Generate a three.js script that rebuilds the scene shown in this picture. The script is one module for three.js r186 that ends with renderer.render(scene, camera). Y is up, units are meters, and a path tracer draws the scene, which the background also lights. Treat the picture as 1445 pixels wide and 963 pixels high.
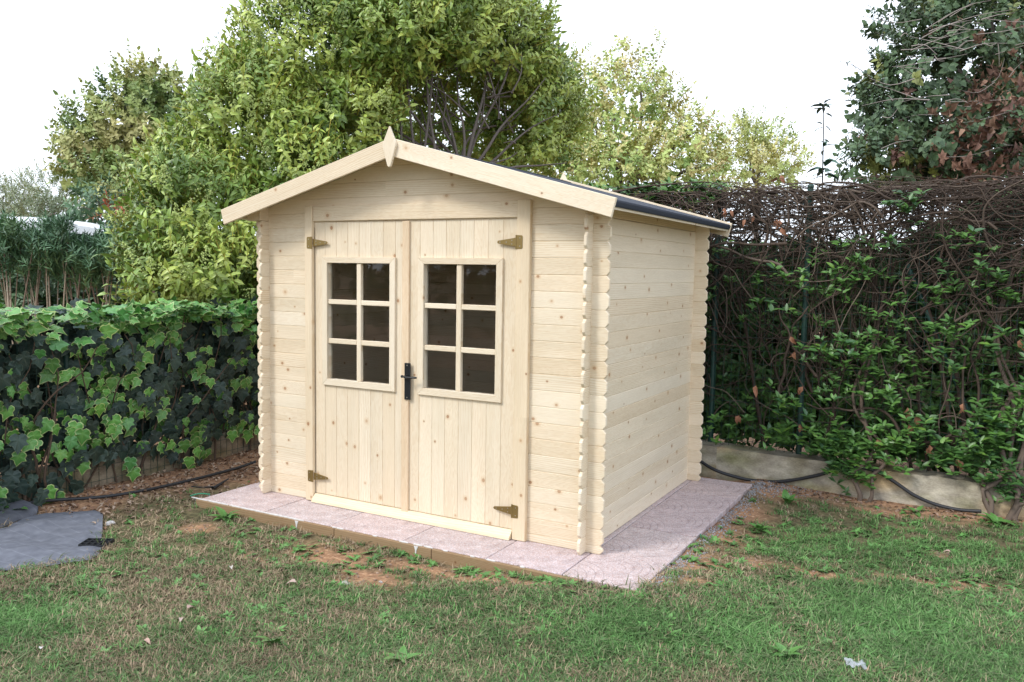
import * as THREE from 'three';
import { ImprovedNoise } from 'three/addons/math/ImprovedNoise.js';
import { mergeGeometries } from 'three/addons/utils/BufferGeometryUtils.js';

// ------------------------------------------------------------------ camera, sky, sun, exposure
const scene = new THREE.Scene();
const FPX = 1166.975, PW = 1445, PH = 963;
const camera = new THREE.PerspectiveCamera(2 * Math.atan(PH / 2 / FPX) * 180 / Math.PI, 1024 / 682, 0.05, 600);
const CAM = new THREE.Vector3(2.8906, 1.5007, 4.0014), YAW = 0.5033, PITCH = 0.0841, ROLL = 0.016;
const FWD = new THREE.Vector3(-Math.sin(YAW) * Math.cos(PITCH), -Math.sin(PITCH), -Math.cos(YAW) * Math.cos(PITCH));
camera.position.copy(CAM);
camera.lookAt(CAM.clone().add(FWD));
camera.rotateZ(ROLL);
camera.updateMatrixWorld(true);
scene.add(camera);

{ // bright, thinly veiled sky
  const W = 256, H = 128, d = new Float32Array(W * H * 4);
  for (let j = 0; j < H; j++) for (let i = 0; i < W; i++) {
    const el = ((j + 0.5) / H - 0.5) * Math.PI, s = Math.max(0, Math.sin(el)), o = (j * W + i) * 4;
    const k = el < 0 ? 0.9 : 1.12 - 0.12 * s;
    d[o] = 0.94 * k; d[o + 1] = 1.02 * k; d[o + 2] = (1.12 + 0.1 * s) * k; d[o + 3] = 1;
  }
  const sky = new THREE.DataTexture(d, W, H, THREE.RGBAFormat, THREE.FloatType);
  sky.mapping = THREE.EquirectangularReflectionMapping; sky.magFilter = THREE.LinearFilter; sky.needsUpdate = true;
  scene.background = sky; scene.environment = sky;
}
const sun = new THREE.DirectionalLight(new THREE.Color(1, 0.96, 0.9), 1.5);
sun.position.set(-6, 11, 8); sun.target.position.set(0, 0, -2);
sun.castShadow = true; sun.shadow.radius = 26; sun.shadow.mapSize.set(2048, 2048);
Object.assign(sun.shadow.camera, { left: -14, right: 14, top: 14, bottom: -14, near: 0.5, far: 60 });
scene.add(sun, sun.target);

const renderer = new THREE.WebGLRenderer({ antialias: true });
renderer.setSize(1024, 682);
renderer.shadowMap.enabled = true;
renderer.toneMapping = THREE.LinearToneMapping;
renderer.toneMappingExposure = 1.6;

// ------------------------------------------------------------------ helpers
const V = (x, y, z) => new THREE.Vector3(x, y, z);
let seed = 7;
function rnd() { seed = (seed + 0x6d2b79f5) | 0; let t = Math.imul(seed ^ (seed >>> 15), 1 | seed); t = (t + Math.imul(t ^ (t >>> 7), 61 | t)) ^ t; return ((t ^ (t >>> 14)) >>> 0) / 4294967296; }
const rr = (a, b) => a + (b - a) * rnd(), pick = (a) => a[Math.floor(rnd() * a.length)], gauss = () => (rnd() + rnd() + rnd() + rnd() - 2);
const clamp = (x, a = 0, b = 1) => Math.min(b, Math.max(a, x)), mix = (a, b, t) => a + (b - a) * t, sstep = (a, b, x) => { const t = clamp((x - a) / (b - a)); return t * t * (3 - 2 * t); };
const IN = new ImprovedNoise(), noise = (x, y, z = 0) => IN.noise(x, y, z);
const fbm = (x, y, z = 0, n = 4) => { let s = 0, a = 0.5; for (let i = 0; i < n; i++) { s += a * noise(x, y, z); x = x * 2.03 + 5.1; y = y * 2.03 + 1.7; a *= 0.5; } return s; };

const RT = V(1, 0, 0).applyQuaternion(camera.quaternion), UP = V(0, 1, 0).applyQuaternion(camera.quaternion), FW = V(0, 0, -1).applyQuaternion(camera.quaternion);
const ray = (u, v) => FW.clone().addScaledVector(RT, (u - PW / 2) / FPX).addScaledVector(UP, -(v - PH / 2) / FPX);
const atDepth = (u, v, d) => CAM.clone().addScaledVector(ray(u, v), d);
const onY = (u, v, y = -0.06) => { const d = ray(u, v); return CAM.clone().addScaledVector(d, (y - CAM.y) / d.y); };
const onZ = (u, v, z) => { const d = ray(u, v); return CAM.clone().addScaledVector(d, (z - CAM.z) / d.z); };
const onX = (u, v, x) => { const d = ray(u, v); return CAM.clone().addScaledVector(d, (x - CAM.x) / d.x); };
const pixel = (p) => { const q = p.clone().sub(CAM), z = q.dot(FW); return [PW / 2 + FPX * q.dot(RT) / z, PH / 2 - FPX * q.dot(UP) / z, z]; };

const taken = {};
function numbered(n) { const k = taken[n] = (taken[n] ?? -1) + 1; return k ? n + '_' + String(k).padStart(3, '0') : n; }
function tag(o, label, category, group) { o.userData.label = label; o.userData.category = category; if (group) o.userData.group = group; return o; }
function thing(name, label, category, group) { const g = new THREE.Group(); g.name = numbered(name); scene.add(g); return tag(g, label, category, group); }
function part(parent, name, geo, mat) { const m = new THREE.Mesh(geo, mat); m.name = name; parent.add(m); return m; }
function single(name, geo, mat, label, category, group) { const m = new THREE.Mesh(geo, mat); m.name = numbered(name); scene.add(m); return tag(m, label, category, group); }
function structure(name, geo, mat) { const m = new THREE.Mesh(geo, mat); m.name = numbered(name); m.userData.kind = 'structure'; scene.add(m); return m; }
function instanced(parent, name, geo, mat, mats4, cols) {
  const m = new THREE.InstancedMesh(geo, mat, mats4.length); m.name = parent === scene ? numbered(name) : name;
  mats4.forEach((x, i) => m.setMatrixAt(i, x));
  if (cols) cols.forEach((c, i) => m.setColorAt(i, c));
  m.userData.kind = 'stuff'; parent.add(m); return m;
}
const std = (o) => new THREE.MeshStandardMaterial(o);
const lin = (r, g, b) => new THREE.Color().setRGB(r, g, b);
const tex = (w, h, fn, srgb = true) => {
  const d = new Uint8Array(w * h * 4);
  for (let j = 0; j < h; j++) for (let i = 0; i < w; i++) { const c = fn(i, j), o = (j * w + i) * 4; d[o] = clamp(c[0], 0, 255); d[o + 1] = clamp(c[1], 0, 255); d[o + 2] = clamp(c[2], 0, 255); d[o + 3] = 255; }
  const t = new THREE.DataTexture(d, w, h); t.wrapS = t.wrapT = THREE.RepeatWrapping; t.magFilter = THREE.LinearFilter; t.minFilter = THREE.LinearMipmapLinearFilter; t.generateMipmaps = true;
  if (srgb) t.colorSpace = THREE.SRGBColorSpace; t.needsUpdate = true; return t;
};
function box(x0, x1, y0, y1, z0, z1, bev = 0) {
  if (!bev) { const g = new THREE.BoxGeometry(x1 - x0, y1 - y0, z1 - z0); g.translate((x0 + x1) / 2, (y0 + y1) / 2, (z0 + z1) / 2); return g; }
  return slab([[x0, y0], [x1, y0], [x1, y1], [x0, y1]], z0, z1, bev);
}
function slab(pts, z0, z1, bev = 0.002, hole) { // outline in x,y extruded along z, chamfered
  const s = new THREE.Shape(pts.map((p) => new THREE.Vector2(p[0], p[1])));
  if (hole) s.holes.push(new THREE.Path(hole.map((p) => new THREE.Vector2(p[0], p[1]))));
  const g = new THREE.ExtrudeGeometry(s, { depth: z1 - z0 - 2 * bev, bevelEnabled: bev > 0, bevelThickness: bev, bevelSize: bev, bevelOffset: -bev, bevelSegments: 1, curveSegments: 6 });
  g.translate(0, 0, z0 + bev); return g;
}
function tube(pts, r0, r1, radial = 6, seg) { // tapered tube
  const c = new THREE.CatmullRomCurve3(pts), n = seg ?? Math.max(4, pts.length * 3), g = new THREE.TubeGeometry(c, n, 1, radial, false), p = g.attributes.position, q = V(0, 0, 0), ctr = V(0, 0, 0);
  for (let i = 0; i <= n; i++) {
    const r = mix(r0, r1, i / n); c.getPointAt(i / n, ctr);
    for (let j = 0; j <= radial; j++) { const k = i * (radial + 1) + j; q.fromBufferAttribute(p, k).sub(ctr).multiplyScalar(r).add(ctr); p.setXYZ(k, q.x, q.y, q.z); }
  }
  return g;
}
const merge = (list) => mergeGeometries(list, false);

// ------------------------------------------------------------------ wood
const ROWS = 20, WOOD_L = 4, ROW_H = 0.1;
const woodKnots = [];
for (let r = 0; r < ROWS; r++) { const list = []; for (let x = rr(0, 0.3); x < WOOD_L - 0.05; x += rr(0.2, 0.8)) if (rnd() < 0.85) list.push([x, (r + rr(0.18, 0.82)) * ROW_H, rr(0.0028, 0.0085), rnd()]); woodKnots.push(list); }
const rowTone = Array.from({ length: ROWS }, () => [rr(-6, 5), rr(0.5, 1.9), rr(0, 100), rr(-0.06, 0.16), rr(26, 60)]);
const woodTex = tex(2048, 1024, (i, j) => {
  const x = i / 512, y = j / 512, r = Math.min(ROWS - 1, Math.floor(y / ROW_H)), t = rowTone[r];
  let vy = y - r * ROW_H, warp = 0, kn = 0, core = 0, rim = 0;
  for (const k of woodKnots[r]) {
    const dx = x - k[0], dy = y - k[1]; if (Math.abs(dx) > 0.16) continue;
    const d = Math.hypot(dx * 0.8, dy), w = Math.exp(-((dx / (k[2] * 6)) ** 2) - (dy / (k[2] * 3)) ** 2);
    warp += w * Math.sign(dy + 1e-4) * k[2] * 1.2 * Math.exp(-Math.abs(dy) / (k[2] * 2));
    const dd = d + 0.0012 * noise(x * 300, y * 300, 3);
    kn = Math.max(kn, sstep(k[2] * 3.4, k[2] * 0.8, dd) * 0.42); core = Math.max(core, sstep(k[2] * 1.05, k[2] * 0.75, dd) * (0.3 + 0.5 * k[3])); rim = Math.max(rim, sstep(0.0025, 0, Math.abs(dd - k[2])) * 0.5 * k[3]);
  }
  // growth rings: cathedral arches around a wandering heart line
  const heart = (0.5 + t[3] * 4 * noise(x * 0.35 + t[2], r * 3.1)) * ROW_H + 0.02 * noise(x * 1.1, t[2]);
  const q = Math.abs(vy - heart - warp) + 0.012 * noise(x * 0.9 + t[2], vy * 12, r) + 0.0016 * noise(x * 14, vy * 60, r);
  const ring = q * t[4] * 3.2 + 1.3 * noise(x * 0.45, t[2], 9);
  const f = ring - Math.floor(ring), late = Math.pow(f, 3.2) * sstep(1, 0.9, f);
  const fine = noise(x * 26, y * 900, 2) * 4 + noise(x * 6, y * 220, 5) * 5 + fbm(x * 1.3, y * 9, r * 2.0, 3) * 16;
  const g = late * 30 * t[1];
  let R = 229 + t[0] + fine - g * 0.55, G = 216 + t[0] * 1.1 + fine - g * 0.86, B = 193 + t[0] * 1.3 + fine * 1.05 - g * 1.2;
  R = mix(R, 205, kn); G = mix(G, 172, kn); B = mix(B, 132, kn);
  R = mix(R, 158, core); G = mix(G, 112, core); B = mix(B, 78, core);
  R = mix(R, 96, rim); G = mix(G, 64, rim); B = mix(B, 44, rim);
  return [R, G, B];
});
const woodTints = [[1, 1, 1], [1.0, 0.98, 0.955], [0.975, 0.965, 0.945], [1.02, 1.015, 1.005], [0.98, 0.945, 0.9], [1, 0.985, 0.965]];
const WOOD = woodTints.map((c) => std({ map: woodTex, color: lin(c[0] * 0.96, c[1] * 0.96, c[2] * 0.96), roughness: 0.72, bumpMap: woodTex, bumpScale: 0.0006 }));
const WOOD_PEACH = std({ map: woodTex, color: lin(0.95, 0.86, 0.78), roughness: 0.72 }), WOOD_POST = std({ map: woodTex, color: lin(0.93, 0.88, 0.81), roughness: 0.72 });
// lay the grain along one axis; each board gets a strip of its own
function grain(g, along, across, row = Math.floor(rnd() * ROWS), off = rnd() * 4) {
  const p = g.attributes.position, n = p.count, uv = new Float32Array(n * 2), get = (i, a) => (a === 'x' ? p.getX(i) : a === 'y' ? p.getY(i) : p.getZ(i));
  g.computeBoundingBox(); const lo = g.boundingBox.min[across];
  const third = ['x', 'y', 'z'].find((a) => a !== along && a !== across), lo3 = g.boundingBox.min[third];
  for (let i = 0; i < n; i++) { uv[2 * i] = (get(i, along) + off) / WOOD_L; uv[2 * i + 1] = (row + 0.02 + 0.94 * Math.min(1, (get(i, across) - lo + (get(i, third) - lo3) * 0.04) / ROW_H)) / ROWS; }
  g.setAttribute('uv', new THREE.BufferAttribute(uv, 2)); return g;
}

// ------------------------------------------------------------------ ground
const soilPx = [ // bare earth, photo pixel centre, radii in metres
  [470, 785, 0.36, 0.22], [520, 812, 0.34, 0.16], [690, 822, 0.38, 0.12], [600, 802, 0.4, 0.13], [760, 834, 0.22, 0.08],
  [1005, 760, 0.27, 0.46], [1045, 730, 0.26, 0.38], [970, 800, 0.22, 0.3], [1090, 700, 0.24, 0.3], [930, 835, 0.2, 0.1], [1140, 700, 0.35, 0.14], [1250, 722, 0.5, 0.1], [1330, 727, 0.5, 0.1],
  [1180, 815, 0.5, 0.05], [1290, 820, 0.4, 0.05], [1400, 830, 0.35, 0.06], [985, 835, 0.2, 0.08], [1330, 783, 0.1, 0.06], [490, 822, 0.14, 0.1], [360, 790, 0.2, 0.05], [280, 745, 0.15, 0.1], [1060, 800, 0.15, 0.1],
].map((s) => { const p = onY(s[0], s[1]); return [p.x, p.z, s[2], s[3]]; });
const soilAt = (x, z) => { // 0 grass .. 1 bare
  let b = 0; for (const s of soilPx) { const d = Math.hypot((x - s[0]) / s[2], (z - s[1]) / s[3]); b = Math.max(b, 1.25 - d); }
  const fence = sstep(0.75, 0.3, x + 2.35 + 0.25 * noise(x * 1.5, z * 1.5, 4)) * sstep(1.4, 0.7, z) + sstep(0.24, 0.06, z + 2.22);
  b = Math.max(b, fence * 1.1, z < -0.2 && x < -1.1 ? 0.9 : 0);
  return clamp(b * 1.12 + 0.6 * fbm(x * 3.4, z * 3.4, 1, 3) - 0.05);
};
const groundY = (x, z) => {
  const near = Math.exp(-(x * x + z * z) / 60);
  let y = -0.06 + (0.03 * fbm(x * 0.9, z * 0.9, 3, 3) + 0.012 * noise(x * 4, z * 4, 8)) * near;
  y += 0.04 * sstep(1.35, 1.65, x) * sstep(2.3, 1.6, x) * sstep(0.6, -0.3, z) * sstep(-3, -2, z) - 0.0;
  y += 0.045 * sstep(0.5, 1.35, x) * sstep(1.3, 0.6, z) * sstep(-0.2, 0.2, z) * sstep(2.6, 1.6, x);
  if (x > -1.39 && x < 1.59 && z < 0.34 && z > -1.98) y = Math.min(y, -0.07);
  return y;
};
{
  const N = 260, axis = (t, c) => { const s = t * 2 - 1; return c + s * 5.2 + Math.sign(s) * Math.pow(Math.abs(s), 9) * 190; };
  const pos = [], uv = [], idx = [];
  for (let j = 0; j <= N; j++) for (let i = 0; i <= N; i++) { const x = axis(i / N, 0.6), z = axis(j / N, 0); pos.push(x, groundY(x, z), z); uv.push((x + 3.4) / 8, (z + 4) / 8); }
  for (let j = 0; j < N; j++) for (let i = 0; i < N; i++) { const a = j * (N + 1) + i, b = a + 1, c = a + N + 1, d = c + 1; idx.push(a, c, b, b, c, d); }
  const g = new THREE.BufferGeometry(); g.setAttribute('position', new THREE.Float32BufferAttribute(pos, 3)); g.setAttribute('uv', new THREE.Float32BufferAttribute(uv, 2)); g.setIndex(idx); g.computeVertexNormals();
  const map = tex(1024, 1024, (i, j) => {
    const x = i / 128 - 3.4, z = j / 128 - 4, s = soilAt(x, z), f = fbm(x * 30, z * 30, 2, 3) * 60 + (rnd() - 0.5) * 30, m = fbm(x * 2, z * 2, 7, 3) * 30;
    const peb = noise(x * 55, z * 55, 6) > 0.42 ? 34 : 0;
    return [mix(92, 148, s) + f + m + peb * s, mix(84, 113, s) + f * 0.9 + m * 0.8 + peb * s, mix(56, 84, s) + f * 0.75 + m * 0.6 + peb * s];
  });
  map.wrapS = map.wrapT = THREE.MirroredRepeatWrapping;
  structure('ground', g, std({ map, bumpMap: map, bumpScale: 0.012, roughness: 1 }));
}

// ------------------------------------------------------------------ paving under the shed
const SL = { x0: -1.40, x1: 1.60, z0: -1.98, z1: 0.36 };
{
  const T = 512;
  const h = tex(T, T, (i, j) => {
    const x = i / T, y = j / T; let line = 0;
    for (const [cx, cy] of [[0, 0], [1, 0], [0.5, 0.5], [0, 1], [1, 1], [0.5, -0.5], [-0.5, 0.5], [1.5, 0.5]]) {
      if (y < cy - 0.001) continue; const d = Math.hypot(x - cx, y - cy); if (d > 0.52) continue;
      let own = true; for (const [ox, oy] of [[0, 0], [1, 0], [0.5, 0.5], [0, 1], [1, 1]]) if (oy > cy && y >= oy && Math.hypot(x - ox, y - oy) < 0.5) own = false;
      if (!own) continue; const k = d / 0.1; line = Math.max(line, sstep(0.14, 0.04, Math.abs(k - Math.round(k))));
    }
    const gr = 150 + (rnd() - 0.5) * 120 + fbm(x * 40, y * 40, 0, 2) * 60;
    const v = gr * (1 - 0.6 * line); return [v, v, v];
  }, false);
  const colour = (dip) => tex(T, T, (i, j) => {
    const x = i / T, y = j / T, hsh = (a, b) => { const v = Math.sin(a * 127.1 + b * 311.7) * 43758.5453; return v - Math.floor(v); }, jx = i + 2 * noise(i * 0.3, j * 0.3, 1), jy = j + 2 * noise(i * 0.3, j * 0.3, 7), s = rnd() < 0.6 ? hsh(Math.floor(jx / 6), Math.floor(jy / 6)) : rnd(), f = fbm(x * 5, y * 5, 4, 3) * 30;
    let p = [192, 174, 168]; if (s < 0.25) p = [212, 206, 206]; else if (s < 0.42) p = [178, 152, 143]; else if (s < 0.5) p = [150, 142, 146];
    const hh = h.image.data[(j * T + i) * 4], q = hh < 92 ? -dip * sstep(100, 55, hh) : 0;
    return [p[0] + f + q, p[1] + f + q, p[2] + f + q];
  });
  const c = colour(8), c2 = colour(24);
  const mats = [[1, 1, 1], [0.96, 0.95, 0.95], [1.03, 1, 0.99], [0.98, 0.96, 0.98]].map((k) => std({ map: c, bumpMap: h, bumpScale: 0.002, roughness: 0.92, color: lin(k[0] * 0.98, k[1] * 0.98, k[2]) }));
  const strong = mats.map((m) => { const q = m.clone(); q.bumpScale = 0.003; q.map = c2; return q; });
  const paving = new THREE.Group(); paving.name = 'paving'; paving.userData.kind = 'structure'; scene.add(paving);
  const xs = [SL.x0, -0.84, -0.32, 0.21, 0.75, 1.19, SL.x1], zs = [0.36, -0.11, -0.58, -1.05, -1.52, -1.98];
  for (let a = 0; a < xs.length - 1; a++) for (let b = 0; b < zs.length - 1; b++) {
    const g0 = 0.0025, g = slab([[xs[a] + g0, -zs[b] + g0], [xs[a + 1] - g0, -zs[b] + g0], [xs[a + 1] - g0, -zs[b + 1] - g0], [xs[a] + g0, -zs[b + 1] - g0]], -0.05, 0, 0.003);
    g.rotateX(-Math.PI / 2); g.translate(0, rr(-0.0035, 0), 0);
    const p = g.attributes.position, uv = new Float32Array(p.count * 2);
    for (let i = 0; i < p.count; i++) { uv[2 * i] = (p.getZ(i) - zs[b]) / 0.47; uv[2 * i + 1] = (p.getX(i) - xs[a]) / (xs[a + 1] - xs[a]); }
    g.setAttribute('uv', new THREE.BufferAttribute(uv, 2));
    part(paving, 'tile', g, pick(a === 5 ? strong : mats));
  }
  part(paving, 'mortar_bed', box(SL.x0 + 0.01, SL.x1 - 0.01, -0.09, -0.02, SL.z0 + 0.01, SL.z1 - 0.01), std({ color: lin(0.2, 0.18, 0.17), roughness: 1 }));
}
{ // timber edging in front of the paving
  const m = std({ map: woodTex, color: lin(0.37, 0.285, 0.2), roughness: 0.85 }), cem = std({ color: lin(0.62, 0.6, 0.58), roughness: 0.95 });
  const t = thing('timber_edging', 'weathered brown timber plank edging along the front of the pink paving', 'edging');
  for (const [a, b] of [[-1.42, -0.262], [-0.258, 0.42], [0.424, 1.3]]) { const g = box(a, b, -0.14, -0.004, 0.364, 0.386, 0.002); part(t, 'plank', grain(g, 'x', 'y'), m); }
  // cement smears left along the top edge
  for (let k = 0; k < 26; k++) {
    const x = -1.4 + k * 0.1 + rr(-0.03, 0.03), w = rr(0.03, 0.1) * (x < -0.6 ? 1.1 : 0.4), pts = []; if (x > -0.6 && rnd() < 0.35) continue;
    for (let i = 0; i < 10; i++) { const a = i / 10 * Math.PI * 2; pts.push([x + Math.cos(a) * w * rr(0.8, 1.1), 0.372 + Math.sin(a) * 0.006 * rr(0.6, 1.2)]); }
    const g = slab(pts.map((p) => [p[0], -p[1]]), -0.004, 0.0015 + rnd() * 0.002, 0.001); g.rotateX(-Math.PI / 2); part(t, 'cement_smear', g, cem);
  }
  for (const x of [-0.55, 0.32]) { const g = slab([[x - 0.012, -0.004], [x + 0.016, -0.004], [x + 0.005, -0.03], [x + 0.004, -0.052], [x - 0.003, -0.05], [x - 0.004, -0.026]], 0.385, 0.389, 0.001); part(t, 'cement_smear', g, cem); }
}

// ------------------------------------------------------------------ the shed
const XO = 1.2585, XS = 1.16, D = 1.832, PJ = 0.078, TH = 0.019, P = 0.09, PK = 2.238, SLOPE = (2.238 - 1.869) / 1.353, EX = 1.353;
const CA = Math.cos(Math.atan(SLOPE)), SA = Math.sin(Math.atan(SLOPE));
const shed = thing('garden_shed', 'new pale spruce log shed with double glazed doors and a shallow gable roof', 'shed');
const wallGroup = (name) => { const g = new THREE.Group(); g.name = name; shed.add(g); return g; };
{
  const cut = 0.017, cv = 0.021;
  // outline of a board seen face on, its free ends cut to an octagon, the top trimmed to the roof line
  const outline = (x0, x1, y0, y1, e0, e1, roof) => {
    let p = []; const c = Math.min(cv, (y1 - y0) * 0.4);
    if (e0) p.push([x0, y0 + c], [x0 + cut, y0]); else p.push([x0, y0]);
    if (e1) p.push([x1 - cut, y0], [x1, y0 + c], [x1, y1 - c], [x1 - cut, y1]); else p.push([x1, y0], [x1, y1]);
    if (e0) p.push([x0 + cut, y1], [x0, y1 - c]); else p.push([x0, y1]);
    if (roof) for (const s of [-1, 1]) { // clip below y = roof - SLOPE * |x|
      const f = (q) => roof - SLOPE * s * q[0] - q[1], out = [];
      for (let i = 0; i < p.length; i++) { const a = p[i], b = p[(i + 1) % p.length], fa = f(a), fb = f(b); if (fa >= 0) out.push(a); if (fa * fb < 0) { const k = fa / (fa - fb); out.push([mix(a[0], b[0], k), mix(a[1], b[1], k)]); } }
      p = out;
    }
    return p;
  };
  const RU = PK - 0.034 / CA; // underside of the roof boards at the ridge
  const gable = (grp, z1, front) => {
    const rows = [[0, 0.5]]; for (let k = 0; k < 25; k++) rows.push([k + 0.5, k + 1.5]);
    for (const [a, b] of rows) {
      const y0 = a * P, y1 = b * P; if (y0 > RU - 0.02) continue;
      const wide = a >= 20 ? 1.33 : XO, segs = front && a < 19.4 ? [[-wide, -0.79, 1, 0], [0.79, wide, 0, 1]] : [[-wide, wide, 1, 1]];
      for (const [x0, x1, e0, e1] of segs) {
        const pts = outline(x0, x1, y0 + 0.00005, y1 - 0.00005, e0, e1, RU); if (pts.length < 3) continue;
        part(grp, 'wall_board', grain(slab(pts, z1 - TH, z1, 0.0032), 'x', 'y'), pick(WOOD));
      }
    }
  };
  gable(wallGroup('front_wall'), 0, true);
  gable(wallGroup('back_wall'), -D, false);
  for (const s of [1, -1]) {
    const grp = wallGroup('side_wall'), x1 = s > 0 ? XS : -XS + TH, x0 = x1 - TH;
    for (let k = 0; k < 20; k++) {
      // outline in (-z, y); rotated so that it runs along z
      const pts = outline(-PJ, D + TH + PJ, k * P + 0.00005, (k + 1) * P - 0.00005, 1, 1);
      const g = slab(pts, x0, x1, 0.0032); // extruded along z = x later
      const p = g.attributes.position; for (let i = 0; i < p.count; i++) { const a = p.getX(i), y = p.getY(i), t = p.getZ(i); p.setXYZ(i, t, y, -a); }
      const idx = g.index; if (idx) for (let i = 0; i < idx.count; i += 3) { const t = idx.getX(i); idx.setX(i, idx.getX(i + 1)); idx.setX(i + 1, t); }
      g.computeVertexNormals(); part(grp, 'wall_board', grain(g, 'z', 'y'), pick(WOOD));
    }
    // plate board under the eave, sticking out at both gables
if (s > 0) part(grp, 'eave_plate', grain(slab([[x0, 1.802], [x1, 1.802], [x1, RU - SLOPE * XS - 0.002], [x0, RU - SLOPE * (XS - TH) - 0.002]], -D - TH - PJ, PJ, 0.002), 'z', 'y'), pick(WOOD));
    else { part(grp, 'eave_plate', grain(slab([[x0, 1.802], [x1, 1.802], [x1, RU - SLOPE * (XS - TH) - 0.002], [x0, RU - SLOPE * XS - 0.002]], -D - TH - PJ, PJ, 0.002), 'z', 'y'), pick(WOOD));
      part(grp, 'eave_bracket', grain(slab([[x0 - 0.1, 1.802], [x0 - 0.001, 1.802], [x0 - 0.001, RU - SLOPE * XS - 0.004], [x0 - 0.1, RU - SLOPE * (XS + 0.1) - 0.003]], 0.002, PJ - 0.002, 0.002), 'y', 'x'), WOOD_POST); }
  }

  // door frame
  part(shed, 'door_post', grain(box(-0.807, -0.747, 0.002, 1.888, 0.0005, 0.03, 0.003), 'y', 'x'), WOOD_POST);
  part(shed, 'door_post', grain(box(0.722, 0.804, 0.002, 1.888, 0.0005, 0.03, 0.003), 'y', 'x'), WOOD_POST);
  part(shed, 'lintel', grain(box(-0.745, 0.72, 1.794, 1.886, 0.0005, 0.02, 0.003), 'x', 'y'), WOOD[4]);
  { const g = slab([[0.0005, 0.001], [0.05, 0.001], [0.046, 0.016], [0.012, 0.05], [0.0005, 0.05]], -0.744, 0.714, 0.0015); const p = g.attributes.position; for (let i = 0; i < p.count; i++) p.setXYZ(i, p.getZ(i), p.getY(i), p.getX(i)); const ix = g.index; g.computeVertexNormals(); if (!ix) { for (let i = 0; i < p.count; i += 3) { const a = [p.getX(i), p.getY(i), p.getZ(i)]; p.setXYZ(i, p.getX(i + 1), p.getY(i + 1), p.getZ(i + 1)); p.setXYZ(i + 1, ...a); } } g.computeVertexNormals(); part(shed, 'threshold', grain(g, 'x', 'y', 3), std({ map: woodTex, color: lin(0.98, 0.94, 0.85), roughness: 0.6 })); }

  // doors
  const brass = std({ color: lin(0.3, 0.21, 0.08), metalness: 0.8, roughness: 0.45 }), black = std({ color: lin(0.012, 0.013, 0.015), metalness: 0.2, roughness: 0.38 }), screw = std({ color: lin(0.5, 0.48, 0.42), metalness: 0.9, roughness: 0.35 });
  const glass = new THREE.MeshPhysicalMaterial({ color: lin(0.84, 0.86, 0.86), transmission: 1, thickness: 0, roughness: 0.015, ior: 1.5 });
  const Y0 = 0.052, Y1 = 1.789, WY0 = 0.806, WY1 = 1.535;
  const leaf = (seams, fx0, fx1, barX, label, hinges, peach) => {
    const d = new THREE.Group(); d.name = 'door'; d.userData.label = label; shed.add(d);
    for (let i = 0; i < seams.length - 1; i++) {
      const a = seams[i] + 0.0002, b = seams[i + 1] - 0.0002, mid = (a + b) / 2, inWin = mid > fx0 && mid < fx1;
      const spans = inWin ? [[Y0, WY0 - 0.012], [WY1 + 0.012, Y1]] : [[Y0, Y1]], row = Math.floor(rnd() * ROWS), m = pick(WOOD);
      for (const [y0, y1] of spans) part(d, 'plank', grain(box(a, b, y0, y1, -0.013, 0.005, 0.0028), 'y', 'x', row), m);
    }
    if (peach) part(d, 'cover_strip', grain(box(peach[0], peach[1], Y0 - 0.012, Y1 - 0.006, 0.0052, 0.02, 0.003), 'y', 'x'), WOOD_PEACH);
    // trim round the window: four mitred pieces, and the lining behind them
    const I = [fx0 + 0.041, fx1 - 0.041, WY0, WY1], O = [fx0, fx1, WY0 - 0.04, WY1 + 0.037], z0 = 0.0055, z1 = 0.021;
    const pieces = [[[O[0], O[2]], [O[1], O[2]], [I[1], I[2]], [I[0], I[2]]], [[O[1], O[3]], [O[0], O[3]], [I[0], I[3]], [I[1], I[3]]], [[O[0], O[3]], [O[0], O[2]], [I[0], I[2]], [I[0], I[3]]], [[O[1], O[2]], [O[1], O[3]], [I[1], I[3]], [I[1], I[2]]]];
    pieces.forEach((q, k) => part(d, 'window_trim', grain(slab(q, z0, z1, 0.002), k < 2 ? 'x' : 'y', k < 2 ? 'y' : 'x'), WOOD[k % 3]));
    part(d, 'window_lining', grain(slab([[O[0] + 0.015, O[2] + 0.015], [O[1] - 0.015, O[2] + 0.015], [O[1] - 0.015, O[3] - 0.015], [O[0] + 0.015, O[3] - 0.015]], -0.032, 0.0053, 0.001, [[I[0] - 0.002, I[2] - 0.002], [I[0] - 0.002, I[3] + 0.002], [I[1] + 0.002, I[3] + 0.002], [I[1] + 0.002, I[2] - 0.002]]), 'y', 'x'), WOOD[0]);
    // glazing bars
    const bx = [barX - 0.017, barX + 0.017], hb = [[1.278, 1.308], [1.031, 1.062]];
    part(d, 'glazing_bar', grain(box(bx[0], bx[1], I[2] + 0.001, I[3] - 0.001, -0.014, 0.012, 0.003), 'y', 'x'), WOOD[3]);
    for (const [y0, y1] of hb) for (const [x0, x1] of [[I[0] + 0.001, bx[0] - 0.0005], [bx[1] + 0.0005, I[1] - 0.001]]) part(d, 'glazing_bar', grain(box(x0, x1, y0, y1, -0.013, 0.011, 0.003), 'x', 'y'), WOOD[3]);
    const ys = [I[2], hb[1][0], hb[1][1], hb[0][0], hb[0][1], I[3]];
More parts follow.
